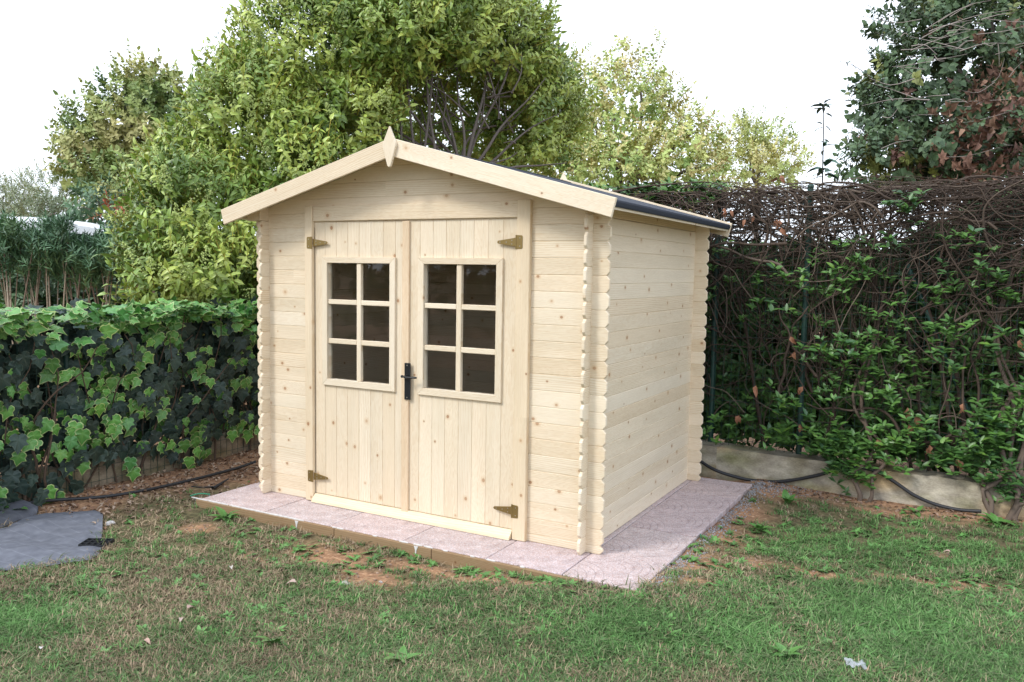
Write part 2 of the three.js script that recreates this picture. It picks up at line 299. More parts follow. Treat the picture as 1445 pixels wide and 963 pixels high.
    for (let r = 0; r < 3; r++) for (const [x0, x1] of [[I[0], bx[0] + 0.004], [bx[1] - 0.004, I[1]]]) {
      const g = new THREE.PlaneGeometry(x1 - x0 + 0.004, ys[2 * r + 1] - ys[2 * r] + 0.02); g.rotateY(gauss() * 0.004); g.rotateX(gauss() * 0.006); g.translate((x0 + x1) / 2, (ys[2 * r] + ys[2 * r + 1]) / 2, -0.018); part(d, 'pane', g, glass);
    }
    for (const [ex, dir, hy] of hinges) { // tee hinge: plate on the post, tapering strap on the door
      const s = dir, list = [];
      list.push(slab([[ex - s * 0.004, hy - 0.038], [ex - s * 0.036, hy - 0.036], [ex - s * 0.04, hy - 0.03], [ex - s * 0.04, hy + 0.03], [ex - s * 0.036, hy + 0.036], [ex - s * 0.004, hy + 0.038]], 0.0305, 0.033, 0.0007));
      list.push(slab([[ex + s * 0.004, hy - 0.024], [ex + s * 0.118, hy - 0.008], [ex + s * 0.124, hy], [ex + s * 0.118, hy + 0.008], [ex + s * 0.004, hy + 0.024]], 0.0218, 0.0244, 0.0007));
      const k = new THREE.CylinderGeometry(0.0042, 0.0042, 0.076, 8); k.translate(ex, hy, 0.031);
      const kg = k.toNonIndexed(); for (const g of list) g.deleteAttribute('uv'); kg.deleteAttribute('uv');
      part(d, 'hinge', merge([...list, kg]), brass);
      for (const [hx, yy, zz] of [[-0.024, 0.022, 0.033], [-0.024, -0.022, 0.033], [0.03, 0.01, 0.0245], [0.03, -0.01, 0.0245], [0.065, 0, 0.0245], [0.105, 0, 0.0245]]) { const c = new THREE.CylinderGeometry(0.0032, 0.0036, 0.0016, 8); c.rotateX(Math.PI / 2); c.translate(ex + s * hx, hy + yy, zz); part(d, 'screw', c, screw); }
    }
    return d;
  };
  const dl = leaf([-0.744, -0.658, -0.568, -0.478, -0.388, -0.296, -0.203, -0.112, -0.052], -0.672, -0.104, -0.385, 'left door leaf with a cover strip and no handle', [[-0.746, 1, 1.66], [-0.746, 1, 0.165]]);
  const dr = leaf([-0.0505, 0.067, 0.159, 0.25, 0.343, 0.436, 0.531, 0.627, 0.716], 0.062, 0.632, 0.342, 'right door leaf with a black lever handle', [[0.72, -1, 1.66], [0.72, -1, 0.165]]);

  part(dl, 'cover_strip', grain(box(-0.053, -0.003, 0.04, 1.785, 0.0055, 0.019, 0.003), 'y', 'x'), WOOD_PEACH);
  // handle plate and lever
  { const list = [slab([[-0.026, 0.728], [0.016, 0.728], [0.016, 0.948], [-0.026, 0.948]], 0.0195, 0.028, 0.002)];
    const lv = tube([V(-0.006, 0.868, 0.026), V(-0.006, 0.868, 0.055), V(0.004, 0.868, 0.066), V(0.03, 0.868, 0.068), V(0.075, 0.87, 0.064), V(0.086, 0.87, 0.06)], 0.0075, 0.006, 8, 20).toNonIndexed();
    const ros = new THREE.CylinderGeometry(0.013, 0.014, 0.012, 14); ros.rotateX(Math.PI / 2); ros.translate(-0.006, 0.868, 0.033);
    const stub = new THREE.SphereGeometry(0.009, 8, 6); stub.translate(-0.03, 0.868, 0.045);
    const st2 = tube([V(-0.006, 0.868, 0.045), V(-0.018, 0.868, 0.045), V(-0.03, 0.868, 0.045)], 0.007, 0.006, 7, 6).toNonIndexed();
    const all = [...list, lv, ros.toNonIndexed(), stub.toNonIndexed(), st2]; all.forEach((g) => g.deleteAttribute('uv'));
    part(dr, 'door_handle', merge(all), black);
    for (const y of [0.742, 0.934]) { const c = new THREE.CylinderGeometry(0.004, 0.004, 0.002, 8); c.rotateX(Math.PI / 2); c.translate(-0.005, y, 0.0288); part(dr, 'screw', c, screw); } }

  // roof boards, felt, eave battens
  const roof = wallGroup('roof'), ZF = 0.181, ZB = -D - TH - 0.181, LS = EX / CA, felt = std({ color: lin(0.022, 0.028, 0.042), roughness: 0.8 });
  const tilt = (g, s) => { g.rotateZ(-s * Math.atan(SLOPE)); g.translate(0, PK, 0); return g; };
  for (const s of [1, -1]) {
    for (let k = 0; k < 15; k++) { const a = k * LS / 15 + 0.0001 + (k ? 0 : 0.006), b = (k + 1) * LS / 15 - 0.0001, x0 = s > 0 ? a : -b, x1 = s > 0 ? b : -a; part(roof, 'roof_board', tilt(grain(box(x0, x1, -0.032, -0.0165, ZB, ZF, 0.002), 'z', 'x'), s), pick(WOOD)); }
    const bx0 = s > 0 ? LS - 0.022 : -LS, bx1 = s > 0 ? LS : -LS + 0.022;
    part(roof, 'eave_batten', tilt(grain(box(bx0 + 0.0, bx1, -0.058, -0.0335, ZB + 0.002, ZF - 0.002, 0.002), 'z', 'x'), s), WOOD[3]);
    // felt: a sheet folded down over the eave
    const prof = [[0.004, -0.0155], [LS - 0.004, -0.0155], [LS + 0.0015, -0.017], [LS + 0.0015, -0.042], [LS + 0.0062, -0.044], [LS + 0.0085, -0.036], [LS + 0.0085, -0.018], [LS + 0.004, -0.0095], [LS - 0.006, -0.0075], [0.004, -0.0085]];
    const g = slab(prof.map((q) => [s * q[0], q[1]]), ZB, ZF, 0); part(roof, 'roofing_felt', tilt(g, s), felt);
  }
  const cap = slab([[0.08, -0.0285], [0.0, -0.0065], [-0.08, -0.0285], [-0.08, -0.026], [0.0, -0.003], [0.08, -0.026]].map((q) => [q[0], q[1] + PK]), ZB, ZF, 0); part(roof, 'ridge_felt', cap, felt);
  part(roof, 'ridge_beam', grain(box(-0.03, 0.03, PK - 0.13, PK - 0.036, -D + 0.002, -TH - 0.002), 'z', 'y'), WOOD[1]);
  for (const [z0, z1, fz0, fz1, up] of [[0.1825, 0.2005, 0.201, 0.219, 0.0], [-D - TH - 0.2005, -D - TH - 0.1825, -D - TH - 0.219, -D - TH - 0.201, 0.006]]) {
    for (const s of [-1, 1]) {
      const top = up, bot = -0.098, L = LS + 0.012, c0 = (yy) => -yy * SLOPE; // mitre at the ridge
      const q = s > 0 ? [[c0(bot) * -1 + 0.0008 + 0, bot], [L - 0.0, bot], [L, top], [-c0(top) + 0.0008, top]] : [[-L, bot], [c0(bot) - 0.0008, bot], [c0(top) - 0.0008, top], [-L, top]];
      // mitre: x on the vertical plane through the ridge
      if (s > 0) q[3][0] = 0.0008; else q[2][0] = -0.0008;
      const off = -bot * SLOPE; if (s > 0) q[0][0] = off; else q[1][0] = -off; // lower corner moves outward on the slope
      const g = slab(q, z0, z1, 0.0025); part(shed, 'barge_board', tilt(grain(g, 'x', 'y'), s), s < 0 ? WOOD[1] : WOOD[3]);
    }
    const f = [[0, 2.3], [0.046, 2.205], [0.046, 2.188], [0.012, 2.08], [0, 2.072], [-0.012, 2.08], [-0.046, 2.188], [-0.046, 2.205]];
    part(shed, 'finial', grain(slab(f, fz0, fz1, 0.003), 'y', 'x', 5), WOOD[2]);
  }
}

// ------------------------------------------------------------------ foliage helpers
const FOL = (o = {}) => new THREE.MeshPhysicalMaterial({ vertexColors: true, roughness: 0.55, side: THREE.DoubleSide, ...o });
// a pointed leaf along +y, face +z
function leafGeo(len, wid, { droop = 0.25, fold = 0.25, rows = [0.3, 0.68], a = [1, 1, 1], b = [1, 1, 1], shape = 0.75 } = {}) {
  const pos = [], col = [], idx = [], pt = (x, y, z, c) => { pos.push(x, y, z); col.push(...c); return pos.length / 3 - 1; };
  const ctr = (t) => [len * t * (1 - 0.25 * droop * t), -droop * len * t * t];
  let prev = [pt(0, 0, 0, a)], first = true;
  for (const t of rows) { const w = wid / 2 * Math.sin(Math.PI * Math.pow(t, shape)), [y, z] = ctr(t), c = pt(0, y, z, a), l = pt(-w, y, z + w * fold, b), r = pt(w, y, z + w * fold, b);
    if (first) idx.push(prev[0], c, l, prev[0], r, c); else idx.push(prev[1], c, l, prev[1], prev[0], c, prev[1] * 0 + prev[0], r, c, prev[0], prev[2], r), idx.splice(idx.length - 12, 12, prev[1], prev[0], c, prev[1], c, l, prev[0], prev[2], r, prev[0], r, c);
    prev = [c, l, r]; first = false; }
  const [y, z] = ctr(1), tip = pt(0, y, z, b); idx.push(prev[1], prev[0], tip, prev[0], prev[2], tip);
  const g = new THREE.BufferGeometry(); g.setAttribute('position', new THREE.Float32BufferAttribute(pos, 3)); g.setAttribute('color', new THREE.Float32BufferAttribute(col, 3)); g.setIndex(idx); g.computeVertexNormals(); return g;
}
const M4 = (p, q, s) => new THREE.Matrix4().compose(p, q, typeof s === 'number' ? V(s, s, s) : s);
const Q = (x, y, z, o = 'YXZ') => new THREE.Quaternion().setFromEuler(new THREE.Euler(x, y, z, o));
// +y axis along dir, random twist, face turned toward the hint
function aim(dir, hint, twist = 0) {
  const y = dir.clone().normalize(), z = hint.clone().addScaledVector(y, -hint.dot(y)); if (z.lengthSq() < 1e-6) z.set(y.z, y.x, y.y).addScaledVector(y, -y.dot(z)); z.normalize();
  const x = y.clone().cross(z), q = new THREE.Quaternion().setFromRotationMatrix(new THREE.Matrix4().makeBasis(x, y, z));
  return twist ? q.multiply(Q(0, twist, 0)) : q;
}
function stick(len, r, c) { const g = new THREE.CylinderGeometry(r * 0.5, r, len, 4, 1, true); g.translate(0, len / 2, 0); g.deleteAttribute('uv'); const n = g.attributes.position.count; g.setAttribute('color', new THREE.Float32BufferAttribute(Array.from({ length: n * 3 }, (_, i) => c[i % 3]), 3)); return g; }
function tint(g, c) { const a = g.attributes.color; for (let i = 0; i < a.count; i++) a.setXYZ(i, a.getX(i) * c[0], a.getY(i) * c[1], a.getZ(i) * c[2]); return g; }
function sprig(n, len, leaf, { spread = 0.9, twig = [0.25, 0.2, 0.12], jitter = 0.35, opp = false, droop = 0 } = {}) {
  const list = [stick(len, 0.004, twig)];
  for (let i = 0; i < n; i++) {
    const t = 0.15 + 0.85 * (opp ? Math.floor(i / 2) * 2 / n : i / n), ang = (opp ? (i % 2) * Math.PI + Math.floor(i / 2) * 1.57 : i * 2.4) + gauss() * jitter;
    const up = spread * (i === n - 1 ? 0.1 : 1) + gauss() * jitter * 0.5, dir = V(Math.sin(ang) * Math.sin(up), Math.cos(up) - droop, Math.cos(ang) * Math.sin(up)), g = leaf.clone();
    tint(g, (() => { const k = rr(0.8, 1.2); return [k, k, k]; })());
    g.applyMatrix4(M4(V(0, len * t, 0), aim(dir, V(0, 1, 0).addScaledVector(V(Math.sin(ang), 0, Math.cos(ang)), 0.3)), rr(0.75, 1.15))); list.push(g);
  }
  return merge(list.map((g) => (g.index ? g.toNonIndexed() : g)));
}
// points on the lumpy shell of ellipsoids
function crown(blobs, per, { depth = 0.22, lump = 0.28, up = 0.35, freq = 2.3, scale = [0.8, 1.25], keep } = {}) {
  const out = [];
  for (const b of blobs) {
    const n = Math.round(per * (b.k ?? 1) * (b.r.x * b.r.y + b.r.y * b.r.z + b.r.x * b.r.z) / 3);
    for (let i = 0; i < n; i++) {
      const z = rr(-1, 1), a = rr(0, Math.PI * 2), s = Math.sqrt(1 - z * z), d = V(s * Math.cos(a), z, s * Math.sin(a));
      const k = (1 - Math.abs(gauss()) * depth) * (1 + lump * noise(d.x * freq + b.c.x * 3, d.y * freq + b.c.y * 3, d.z * freq + b.c.z * 3) * 1.6), p = V(b.c.x + d.x * b.r.x * k, b.c.y + d.y * b.r.y * k, b.c.z + d.z * b.r.z * k);
      if (p.y < 0.05 || (keep && !keep(p, d, k))) continue;
      const dir = V(d.x / b.r.x, d.y / b.r.y, d.z / b.r.z).normalize().multiplyScalar(0.8).add(V(gauss() * 0.5, up + gauss() * 0.4, gauss() * 0.5));
      out.push({ p, dir, d, s: rr(...scale), tw: rr(0, 6.28) });
    }
  }
  return out;
}
const blob = (u, v, depth, rpx, rpy, rz, k = 1) => { const c = atDepth(u, v, depth), m = depth / FPX; return { c, r: V(rpx * m, rpy * m, rz ?? rpx * m), k }; };
const mats4 = (list) => list.map((o) => M4(o.p, aim(o.dir, V(0, 1, 0.01), o.tw), o.s));
const cols = (list, pal, f = 1.2) => list.map((o) => { const t = clamp(0.5 + 0.9 * noise(o.p.x * f, o.p.y * f, o.p.z * f) + gauss() * 0.22), i = t * (pal.length - 1.001), a = pal[Math.floor(i)], b = pal[Math.floor(i) + 1], k = i - Math.floor(i), v = rr(0.85, 1.15); return lin(mix(a[0], b[0], k) * v, mix(a[1], b[1], k) * v, mix(a[2], b[2], k) * v); });
const bark = (c) => std({ color: lin(...c), roughness: 0.95 });
function limbs(parent, base, tips, r, mat, nm = 'limb', wob = 0.12) { for (const t of tips) { const a = base.clone(), b = t.clone(), n = 4, pts = [a]; for (let i = 1; i < n; i++) { const k = i / n, q = a.clone().lerp(b, k); q.x += gauss() * wob; q.z += gauss() * wob; q.y += 0.12 * Math.sin(k * Math.PI) * a.distanceTo(b) * 0.3; pts.push(q); } pts.push(b); part(parent, nm, tube(pts, r * rr(0.8, 1.1), r * 0.25, 6, 12), mat); } }

// ------------------------------------------------------------------ concrete bases of the two fences
const concrete = (() => {
  const map = tex(1024, 256, (i, j) => {
    const x = i / 200, y = j / 256, f = fbm(x * 9, y * 9, 1, 4) * 62 + noise(x * 60, y * 60, 3) * 14, st = Math.max(0, noise(x * 7, y * 0.7, 3) + 0.15) * 95 * sstep(0.1, 0.8, y + 0.3 * noise(x * 3, 2)), moss = Math.max(0, fbm(x * 3, y * 4, 8, 3)) * 110, rust = Math.max(0, noise(x * 2.1, y * 3, 12) - 0.12) * 70, sp = (rnd() - 0.5) * 16;
    return [172 + f + sp - st * 0.8 - moss * 0.7 + rust * 0.4, 164 + f + sp - st * 0.8 - moss * 0.6 - rust * 0.1, 147 + f * 0.9 + sp - st * 0.95 - moss * 0.9 - rust * 0.7];
  });
  return std({ map, bumpMap: map, bumpScale: 0.006, roughness: 0.95 });
})();
function lowWall(label, len, h0, h1, thick) {
  const N = 60, g = new THREE.BoxGeometry(len, 1, thick, N, 4, 2), p = g.attributes.position, uv = g.attributes.uv;
  for (let i = 0; i < p.count; i++) { const x = p.getX(i), t = x / len + 0.5, y01 = p.getY(i) + 0.5, h = mix(h0, h1, t) + 0.008 * noise(x * 2.2, 0, 1) + (y01 > 0.99 ? 0.008 * noise(x * 9, 4, p.getZ(i) * 9) : 0); p.setY(i, -0.2 + (0.2 + h) * y01); p.setZ(i, p.getZ(i) + 0.012 * noise(x * 1.3, y01 * 2, 5) + 0.005 * noise(x * 8, y01 * 6, 7)); uv.setXY(i, x / 5.1 + 0.013 * p.getZ(i) * 5, 0.1 + (p.getY(i) + p.getZ(i) * 0.5) * 1.6); }
  g.computeVertexNormals(); return single('low_wall', g, concrete, label, 'wall');
}
{ const w = lowWall('low weathered concrete wall under the tangled vine hedge beside the paving', 7.4, 0.27, 0.1, 0.2); w.position.set(1.3, 0, -2.33);
  const v = lowWall('low dark concrete kerb half hidden under the variegated ivy hedge', 4.6, 0.13, 0.13, 0.14); v.material = concrete.clone(); v.material.color.setRGB(0.6, 0.56, 0.52); v.rotation.y = Math.PI / 2; v.position.set(-2.47, 0, 0.05); }

// ------------------------------------------------------------------ wire fences with green posts
const fenceGreen = std({ color: lin(0.012, 0.05, 0.038), roughness: 0.5 });
function wireFence(label, len, h, posts, y0) {
  const t = thing('wire_fence', label, 'fence', 'green wire fences'); const list = [];
  for (let x = 0; x <= len; x += 0.06) list.push(box(x - 0.0012, x + 0.0012, y0, h, -0.0012, 0.0012));
  for (let y = y0 + 0.03; y < h; y += 0.1) list.push(box(0, len, y - 0.0012, y + 0.0012, 0.001, 0.0032));
  part(t, 'wire_panel', merge(list), fenceGreen);
  for (const x of posts) { const g = new THREE.CylinderGeometry(0.021, 0.021, h + 0.25, 10); g.translate(x, (h + 0.25) / 2 - 0.2, -0.026); const p = part(t, 'post', g, fenceGreen); const c = new THREE.SphereGeometry(0.024, 10, 6); c.translate(x, h + 0.05, -0.026); part(p, 'post_cap', c, fenceGreen); }
  return t;
}
{ const a = wireFence('tall green wire fence carrying the leafless vine tangle above the low wall', 6.6, 2.1, [0.35, 2.07, 2.74, 5.1], 0.1); a.position.set(-0.9, 0, -2.36);
  for (const [x0, x1] of [[2.5, 3.1]]) part(a, 'brace', tube([V(x0 + 0.9, 1.6, -0.05), V((x0 + x1) / 2 + 0.9, 0.9, -0.05), V(x1 + 0.9, 0.2, -0.05)], 0.016, 0.016, 8, 4), fenceGreen);
  const b = wireFence('low green wire fence swallowed by the variegated ivy', 4.4, 1.0, [1.3, 3.3], -0.04); b.rotation.y = Math.PI / 2; b.position.set(-2.385, 0, 1.9); }

// ------------------------------------------------------------------ variegated ivy hedge
{
  const ivy = (margin, inner, vein, w = 0.8) => { // five pointed lobes on a heart-shaped base
    const half = [[0, 0.04], [0.16, -0.07], [0.36, 0.02], [0.46, 0.2], [0.37, 0.36], [0.52, 0.58], [0.27, 0.64], [0.14, 0.88], [0, 1.1]], o = [...half, ...half.slice(1, -1).reverse().map(([x, y]) => [-x, y])], K = o.length;
    const pos = [], col = [], tri = (a, b, c, k1, k2, k3) => { pos.push(...a, ...b, ...c); col.push(...k1, ...k2, ...k3); };
    const pt = (i, s) => { const [x0, y0] = o[i % K], x = x0 * s, y = 0.36 + (y0 - 0.36) * s; return [x, y, 0.2 * Math.abs(x) - 0.32 * x * x - 0.22 * y * y + 0.035 * Math.sin(i * 1.9) * s]; };
    const c0 = [0, 0.3, -0.02];
    for (let i = 0; i < K; i++) {
      const k = w + 0.06 * Math.sin(i * 2.7), k2 = w + 0.06 * Math.sin(((i + 1) % K) * 2.7), a = pt(i, k), b = pt(i + 1, k2), c = pt(i, 1), d = pt(i + 1, 1);
      tri(c0, a, b, vein, inner, inner); tri(a, d, b, margin, margin, margin); tri(a, c, d, margin, margin, margin);
    }
    const g = new THREE.BufferGeometry(); g.setAttribute('position', new THREE.Float32BufferAttribute(pos, 3)); g.setAttribute('color', new THREE.Float32BufferAttribute(col, 3)); g.computeVertexNormals(); return g;
  };
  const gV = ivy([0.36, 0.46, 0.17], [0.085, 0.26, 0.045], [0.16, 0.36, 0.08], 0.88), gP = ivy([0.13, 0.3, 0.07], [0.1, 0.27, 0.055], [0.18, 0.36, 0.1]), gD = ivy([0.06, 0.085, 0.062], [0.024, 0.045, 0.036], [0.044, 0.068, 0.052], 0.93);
  const mV = [[1, 1, 1], [0.8, 0.9, 0.95], [1.15, 1.1, 0.9], [0.62, 0.8, 0.9]].map((c) => FOL({ color: lin(...c), roughness: 0.42, transmission: 0.12 })), mD = [[1, 1, 1], [0.8, 0.85, 1.0], [1.2, 1.15, 1]].map((c) => FOL({ color: lin(...c), roughness: 0.3 }));
  const t = thing('ivy_hedge', 'dense variegated ivy hedge with dark old leaves on the low fence', 'hedge');
  const list = [], Z0 = -2.15, Z1 = 1.75, top = (z) => 1.17 + 0.05 * noise(z * 2.1, 3) + 0.03 * noise(z * 6, 8);
  const bottom = (z) => -0.02 + 0.15 * noise(z * 1.7, 11) + 0.08 * noise(z * 5, 2) + 0.16 * sstep(-0.35, -1.1, z) + (Math.abs(z + 0.1) < 0.22 ? 0.13 : 0);
  // face
  for (let k = 0; k < 3600; k++) { const z = rr(Z0, Z1), lay = Math.pow(rnd(), 1.5), y = mix(bottom(z) - 0.0, top(z), Math.pow(rnd(), 0.9)), bulge = 0.12 * noise(z * 2.5, y * 2.5, 6) + 0.09 * noise(z * 6, y * 6, 1); const gap = noise(z * 3.1 + 9, y * 4.2, 21); if (gap > 0.25 && lay < 0.7) continue; list.push({ p: V(-2.26 + bulge - lay * 0.34, y, z), n: V(1, 0.25 + gauss() * 0.5, 0.25 + gauss() * 0.6), lay, top: sstep(0.28, 0.05, top(z) - y) }); }
  // top
  for (let k = 0; k < 1000; k++) { const z = rr(Z0, Z1), x = rr(-2.72, -2.2); list.push({ p: V(x, top(z) + rr(-0.07, 0.045) - 0.5 * Math.max(0, Math.abs(x + 2.45) - 0.16) ** 1.0 * 0.6, z), n: V(0.35 + gauss() * 0.5, 1, gauss() * 0.5), lay: rnd() * 0.6, top: 1 }); }
  // back face
  for (let k = 0; k < 1500; k++) { const z = rr(Z0, Z1); list.push({ p: V(-2.66 + rr(-0.06, 0.06), rr(0.15, top(z)), z), n: V(-1, 0.3, gauss() * 0.5), lay: 1, top: 0 }); }
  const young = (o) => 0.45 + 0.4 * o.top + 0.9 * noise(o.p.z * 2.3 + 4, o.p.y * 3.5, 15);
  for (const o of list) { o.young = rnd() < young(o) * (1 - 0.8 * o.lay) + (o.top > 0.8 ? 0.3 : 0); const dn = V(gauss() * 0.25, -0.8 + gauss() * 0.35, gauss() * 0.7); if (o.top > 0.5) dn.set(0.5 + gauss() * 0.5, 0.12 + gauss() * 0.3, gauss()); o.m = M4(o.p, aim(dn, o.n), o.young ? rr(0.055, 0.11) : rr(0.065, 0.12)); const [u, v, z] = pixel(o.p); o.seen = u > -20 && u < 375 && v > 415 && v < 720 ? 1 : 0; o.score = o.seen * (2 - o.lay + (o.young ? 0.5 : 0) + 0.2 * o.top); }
  list.sort((a, b) => b.score - a.score);
  const front = list.slice(0, 300), rest = list.slice(300);
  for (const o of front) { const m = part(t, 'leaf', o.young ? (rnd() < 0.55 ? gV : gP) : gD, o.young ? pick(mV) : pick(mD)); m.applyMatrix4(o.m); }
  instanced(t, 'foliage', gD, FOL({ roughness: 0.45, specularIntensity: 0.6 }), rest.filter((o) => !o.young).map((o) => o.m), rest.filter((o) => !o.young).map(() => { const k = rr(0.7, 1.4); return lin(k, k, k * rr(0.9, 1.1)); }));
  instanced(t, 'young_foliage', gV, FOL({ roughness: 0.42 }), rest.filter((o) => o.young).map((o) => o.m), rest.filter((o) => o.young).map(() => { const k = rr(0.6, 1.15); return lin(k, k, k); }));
  const mb = bark([0.09, 0.06, 0.04]);
  for (let k = 0; k < 46; k++) { const z = rr(Z0, Z1); let p = V(-2.4 + rr(-0.06, 0.06), -0.05, z); const pts = [p.clone()]; for (let i = 0; i < 5; i++) { p = p.clone().add(V(gauss() * 0.06 + (i > 2 ? 0.03 : 0), rr(0.14, 0.27), gauss() * 0.16)); pts.push(p); } part(t, 'stem', tube(pts, rr(0.006, 0.013), 0.003, 5, 12), mb); }
}

// ------------------------------------------------------------------ tangled vine hedge on the tall fence
{
  const t = thing('vine_hedge', 'tall leafless brown vine tangle with scattered green shoots above the low wall', 'hedge');
  const VINE_LEAF = [[0.042, 0.1, 0.032], [0.06, 0.14, 0.036], [0.09, 0.2, 0.042], [0.065, 0.15, 0.038]];
  const HX0 = -0.7, HX1 = 4.9, top = (x) => 2.13 + 0.05 * noise(x * 1.7, 5) + 0.03 * noise(x * 5, 1);
  const mats = [[0.062, 0.042, 0.03], [0.05, 0.034, 0.024], [0.09, 0.064, 0.047], [0.14, 0.105, 0.08]].map(bark);
  const stem = (x, y, z, len, r, mode) => {
    let p = V(x, y, z), ang = mode === 'h' ? rr(-0.35, 0.35) + (rnd() < 0.5 ? Math.PI : 0) : rr(0.7, 2.4), az = 0; const pts = [p.clone()], n = 7;
    for (let i = 0; i < n; i++) { ang += gauss() * 0.75; az += gauss() * 0.5; p = p.clone().add(V(Math.cos(ang), Math.sin(ang) * (mode === 'h' ? 0.5 : 1), Math.sin(az) * 0.35).multiplyScalar(len / n)); p.z = clamp(p.z, -2.72, -2.17); const tp = top(p.x) + (mode === 'h' ? 0.06 : 0); if (p.y > tp) { p.y = tp - rnd() * 0.03; ang = -Math.abs(ang) * 0.3; } if (p.y < 0.22) p.y = 0.22; pts.push(p); }
    return tube(pts, r, r * 0.45, 4, 16);
  };
  const add = []; let kept = 0;
  for (let k = 0; k < 2000; k++) {
    const x = rr(HX0, HX1), m = rnd(), up = Math.pow(rnd(), 0.75), y = m < 0.32 ? top(x) - Math.pow(rnd(), 1.5) * 0.5 : 0.22 + up * (top(x) - 0.3), z = k < 420 ? rr(-2.3, -2.2) : rr(-2.7, -2.24);
    const r = rnd() < 0.12 ? rr(0.007, 0.013) : rr(0.002, 0.0055), g = stem(x, y, z, rr(0.5, 1.5), r, m < 0.3 ? 'h' : 'v');
    const vis = x > 0.95 && x < 3.4 && z > -2.36;
    if (vis && kept < 300 && r > 0.0028) { kept++; part(t, 'vine_stem', g, pick(mats)); } else { g.deleteAttribute('uv'); add.push(g); }
  }
  for (let k = 0; k < 1500; k++) { const x = rr(0.8, 4.6), y = 0.25 + Math.pow(rnd(), 0.7) * 1.85, a = rr(0, 6.28), L = rr(0.1, 0.32), z = rr(-2.62, -2.2); const g = tube([V(x, y, z), V(x + Math.cos(a) * L * 0.5 + gauss() * 0.03, y + Math.sin(a) * L * 0.5, z + gauss() * 0.04), V(x + Math.cos(a) * L, Math.min(2.2, y + Math.sin(a) * L), z + gauss() * 0.05)], 0.0022, 0.0012, 3, 5); g.deleteAttribute('uv'); add.push(g); }
  part(t, 'vine_tangle', merge(add), mats[0]).userData.kind = 'stuff';
  // old main trunks at the foot
  for (const [u, v, r] of [[1213, 700, 0.022], [1222, 700, 0.018], [1392, 715, 0.024], [1402, 716, 0.02], [1420, 718, 0.026], [1432, 720, 0.018], [1442, 722, 0.022]]) { const b = onZ(u, v, -2.16); b.y = -0.1; const pts = [b, V(b.x + gauss() * 0.05, 0.02, -2.16), V(b.x + gauss() * 0.09, 0.1, -2.17 + gauss() * 0.02), V(b.x + gauss() * 0.12, 0.25, -2.22), V(b.x + gauss() * 0.12, 0.6, -2.32), V(b.x + gauss() * 0.2, 1.1, -2.38), V(b.x + gauss() * 0.3, 1.7, -2.42)]; part(t, 'trunk', tube(pts, r * 0.8, r * 0.3, 8, 24), mats[3]); }
  for (const [u, w] of [[1330, 0.018], [1350, 0.02], [1290, 0.015], [1060, 0.016], [1265, 0.014]]) { const b = onZ(u, 640, -2.4); part(t, 'trunk', tube([V(b.x + 0.1, 0.15, -2.42), V(b.x + 0.02, 0.6, -2.38), V(b.x - 0.08, 1.1, -2.4), V(b.x - 0.2, 1.5, -2.42), V(b.x - 0.24, 2.0, -2.45)], w, w * 0.5, 6, 14), mats[1]); }
  // leaves
  const gL = leafGeo(0.062, 0.027, { droop: 0.18, fold: 0.3, a: [1.15, 1.15, 1], b: [1, 1, 1] });
  const mL = [[0.085, 0.19, 0.04], [0.055, 0.14, 0.035], [0.13, 0.25, 0.045], [0.045, 0.115, 0.045]].map((c) => FOL({ color: lin(...c), roughness: 0.4, transmission: 0.15 }));
  const dry = std({ color: lin(0.42, 0.2, 0.12), roughness: 0.8, side: THREE.DoubleSide });
  const patch = (x, y) => fbm(x * 1.5 + 3, y * 1.7, 4, 3) * 1.7 + 0.5 - 0.42 * sstep(1.0, 1.95, y) - 0.25 * sstep(1.9, 1.1, x) + 0.22 * sstep(2.4, 3.2, x) * sstep(1.6, 0.8, y);
  const big = [], tips = [];
  const clump = (p, n, s) => { for (let i = 0; i < n; i++) { const a = i * 2.4 + rnd(), e = rr(0.5, 1.3); tips.push({ p: p.clone().add(V(gauss() * 0.012, i * 0.006, gauss() * 0.01)), dir: V(Math.sin(a) * Math.sin(e), Math.cos(e) * 0.6, Math.cos(a) * Math.sin(e) * 0.7 + 0.25), s: s * rr(0.75, 1.15) }); } };
  for (let k = 0; k < 6500; k++) { const x = rr(-0.6, 4.8), y = rr(0.15, 2.12), f = patch(x, y); if (rnd() > clamp(f) ** 1.5 * 0.46) continue; clump(V(x, y, -2.2 + 0.07 * noise(x * 3, y * 3, 8) - Math.pow(rnd(), 1.3) * 0.28), 4 + Math.floor(rnd() * 5), rr(0.75, 1.25)); }
  const spots = [[1170, 640, 26], [1200, 660, 22], [1230, 630, 18], [1260, 640, 18], [1180, 625, 16], [1215, 680, 12], [1290, 612, 12], [1120, 400, 8], [1200, 380, 9], [1195, 400, 7], [1245, 357, 6], [1290, 300, 7], [1275, 285, 6], [1110, 612, 10], [1100, 620, 8], [1350, 640, 20], [1400, 640, 22], [1420, 610, 20], [1380, 600, 18], [1430, 560, 16], [1400, 660, 14], [1400, 692, 10], [1432, 684, 12], [1255, 560, 9], [1190, 495, 12], [1215, 490, 8], [1180, 560, 8], [1105, 565, 8], [1145, 500, 8], [1360, 350, 8], [1400, 385, 9], [1340, 405, 7], [1350, 470, 9], [1430, 490, 12], [1270, 450, 7], [1330, 510, 9], [1010, 620, 4], [1090, 440, 5]];
  for (const [u, v, n] of spots) for (let k = 0; k < n; k++) clump(onZ(u + gauss() * 26, v + gauss() * 20, -2.17 + gauss() * 0.04), 5, rr(0.9, 1.25));
  // top fringe behind the roof
  for (let k = 0; k < 260; k++) { const x = rr(-0.6, 1.2); clump(V(x, top(x) + rr(-0.15, 0.05), rr(-2.5, -2.25)), 6, 1.1); }
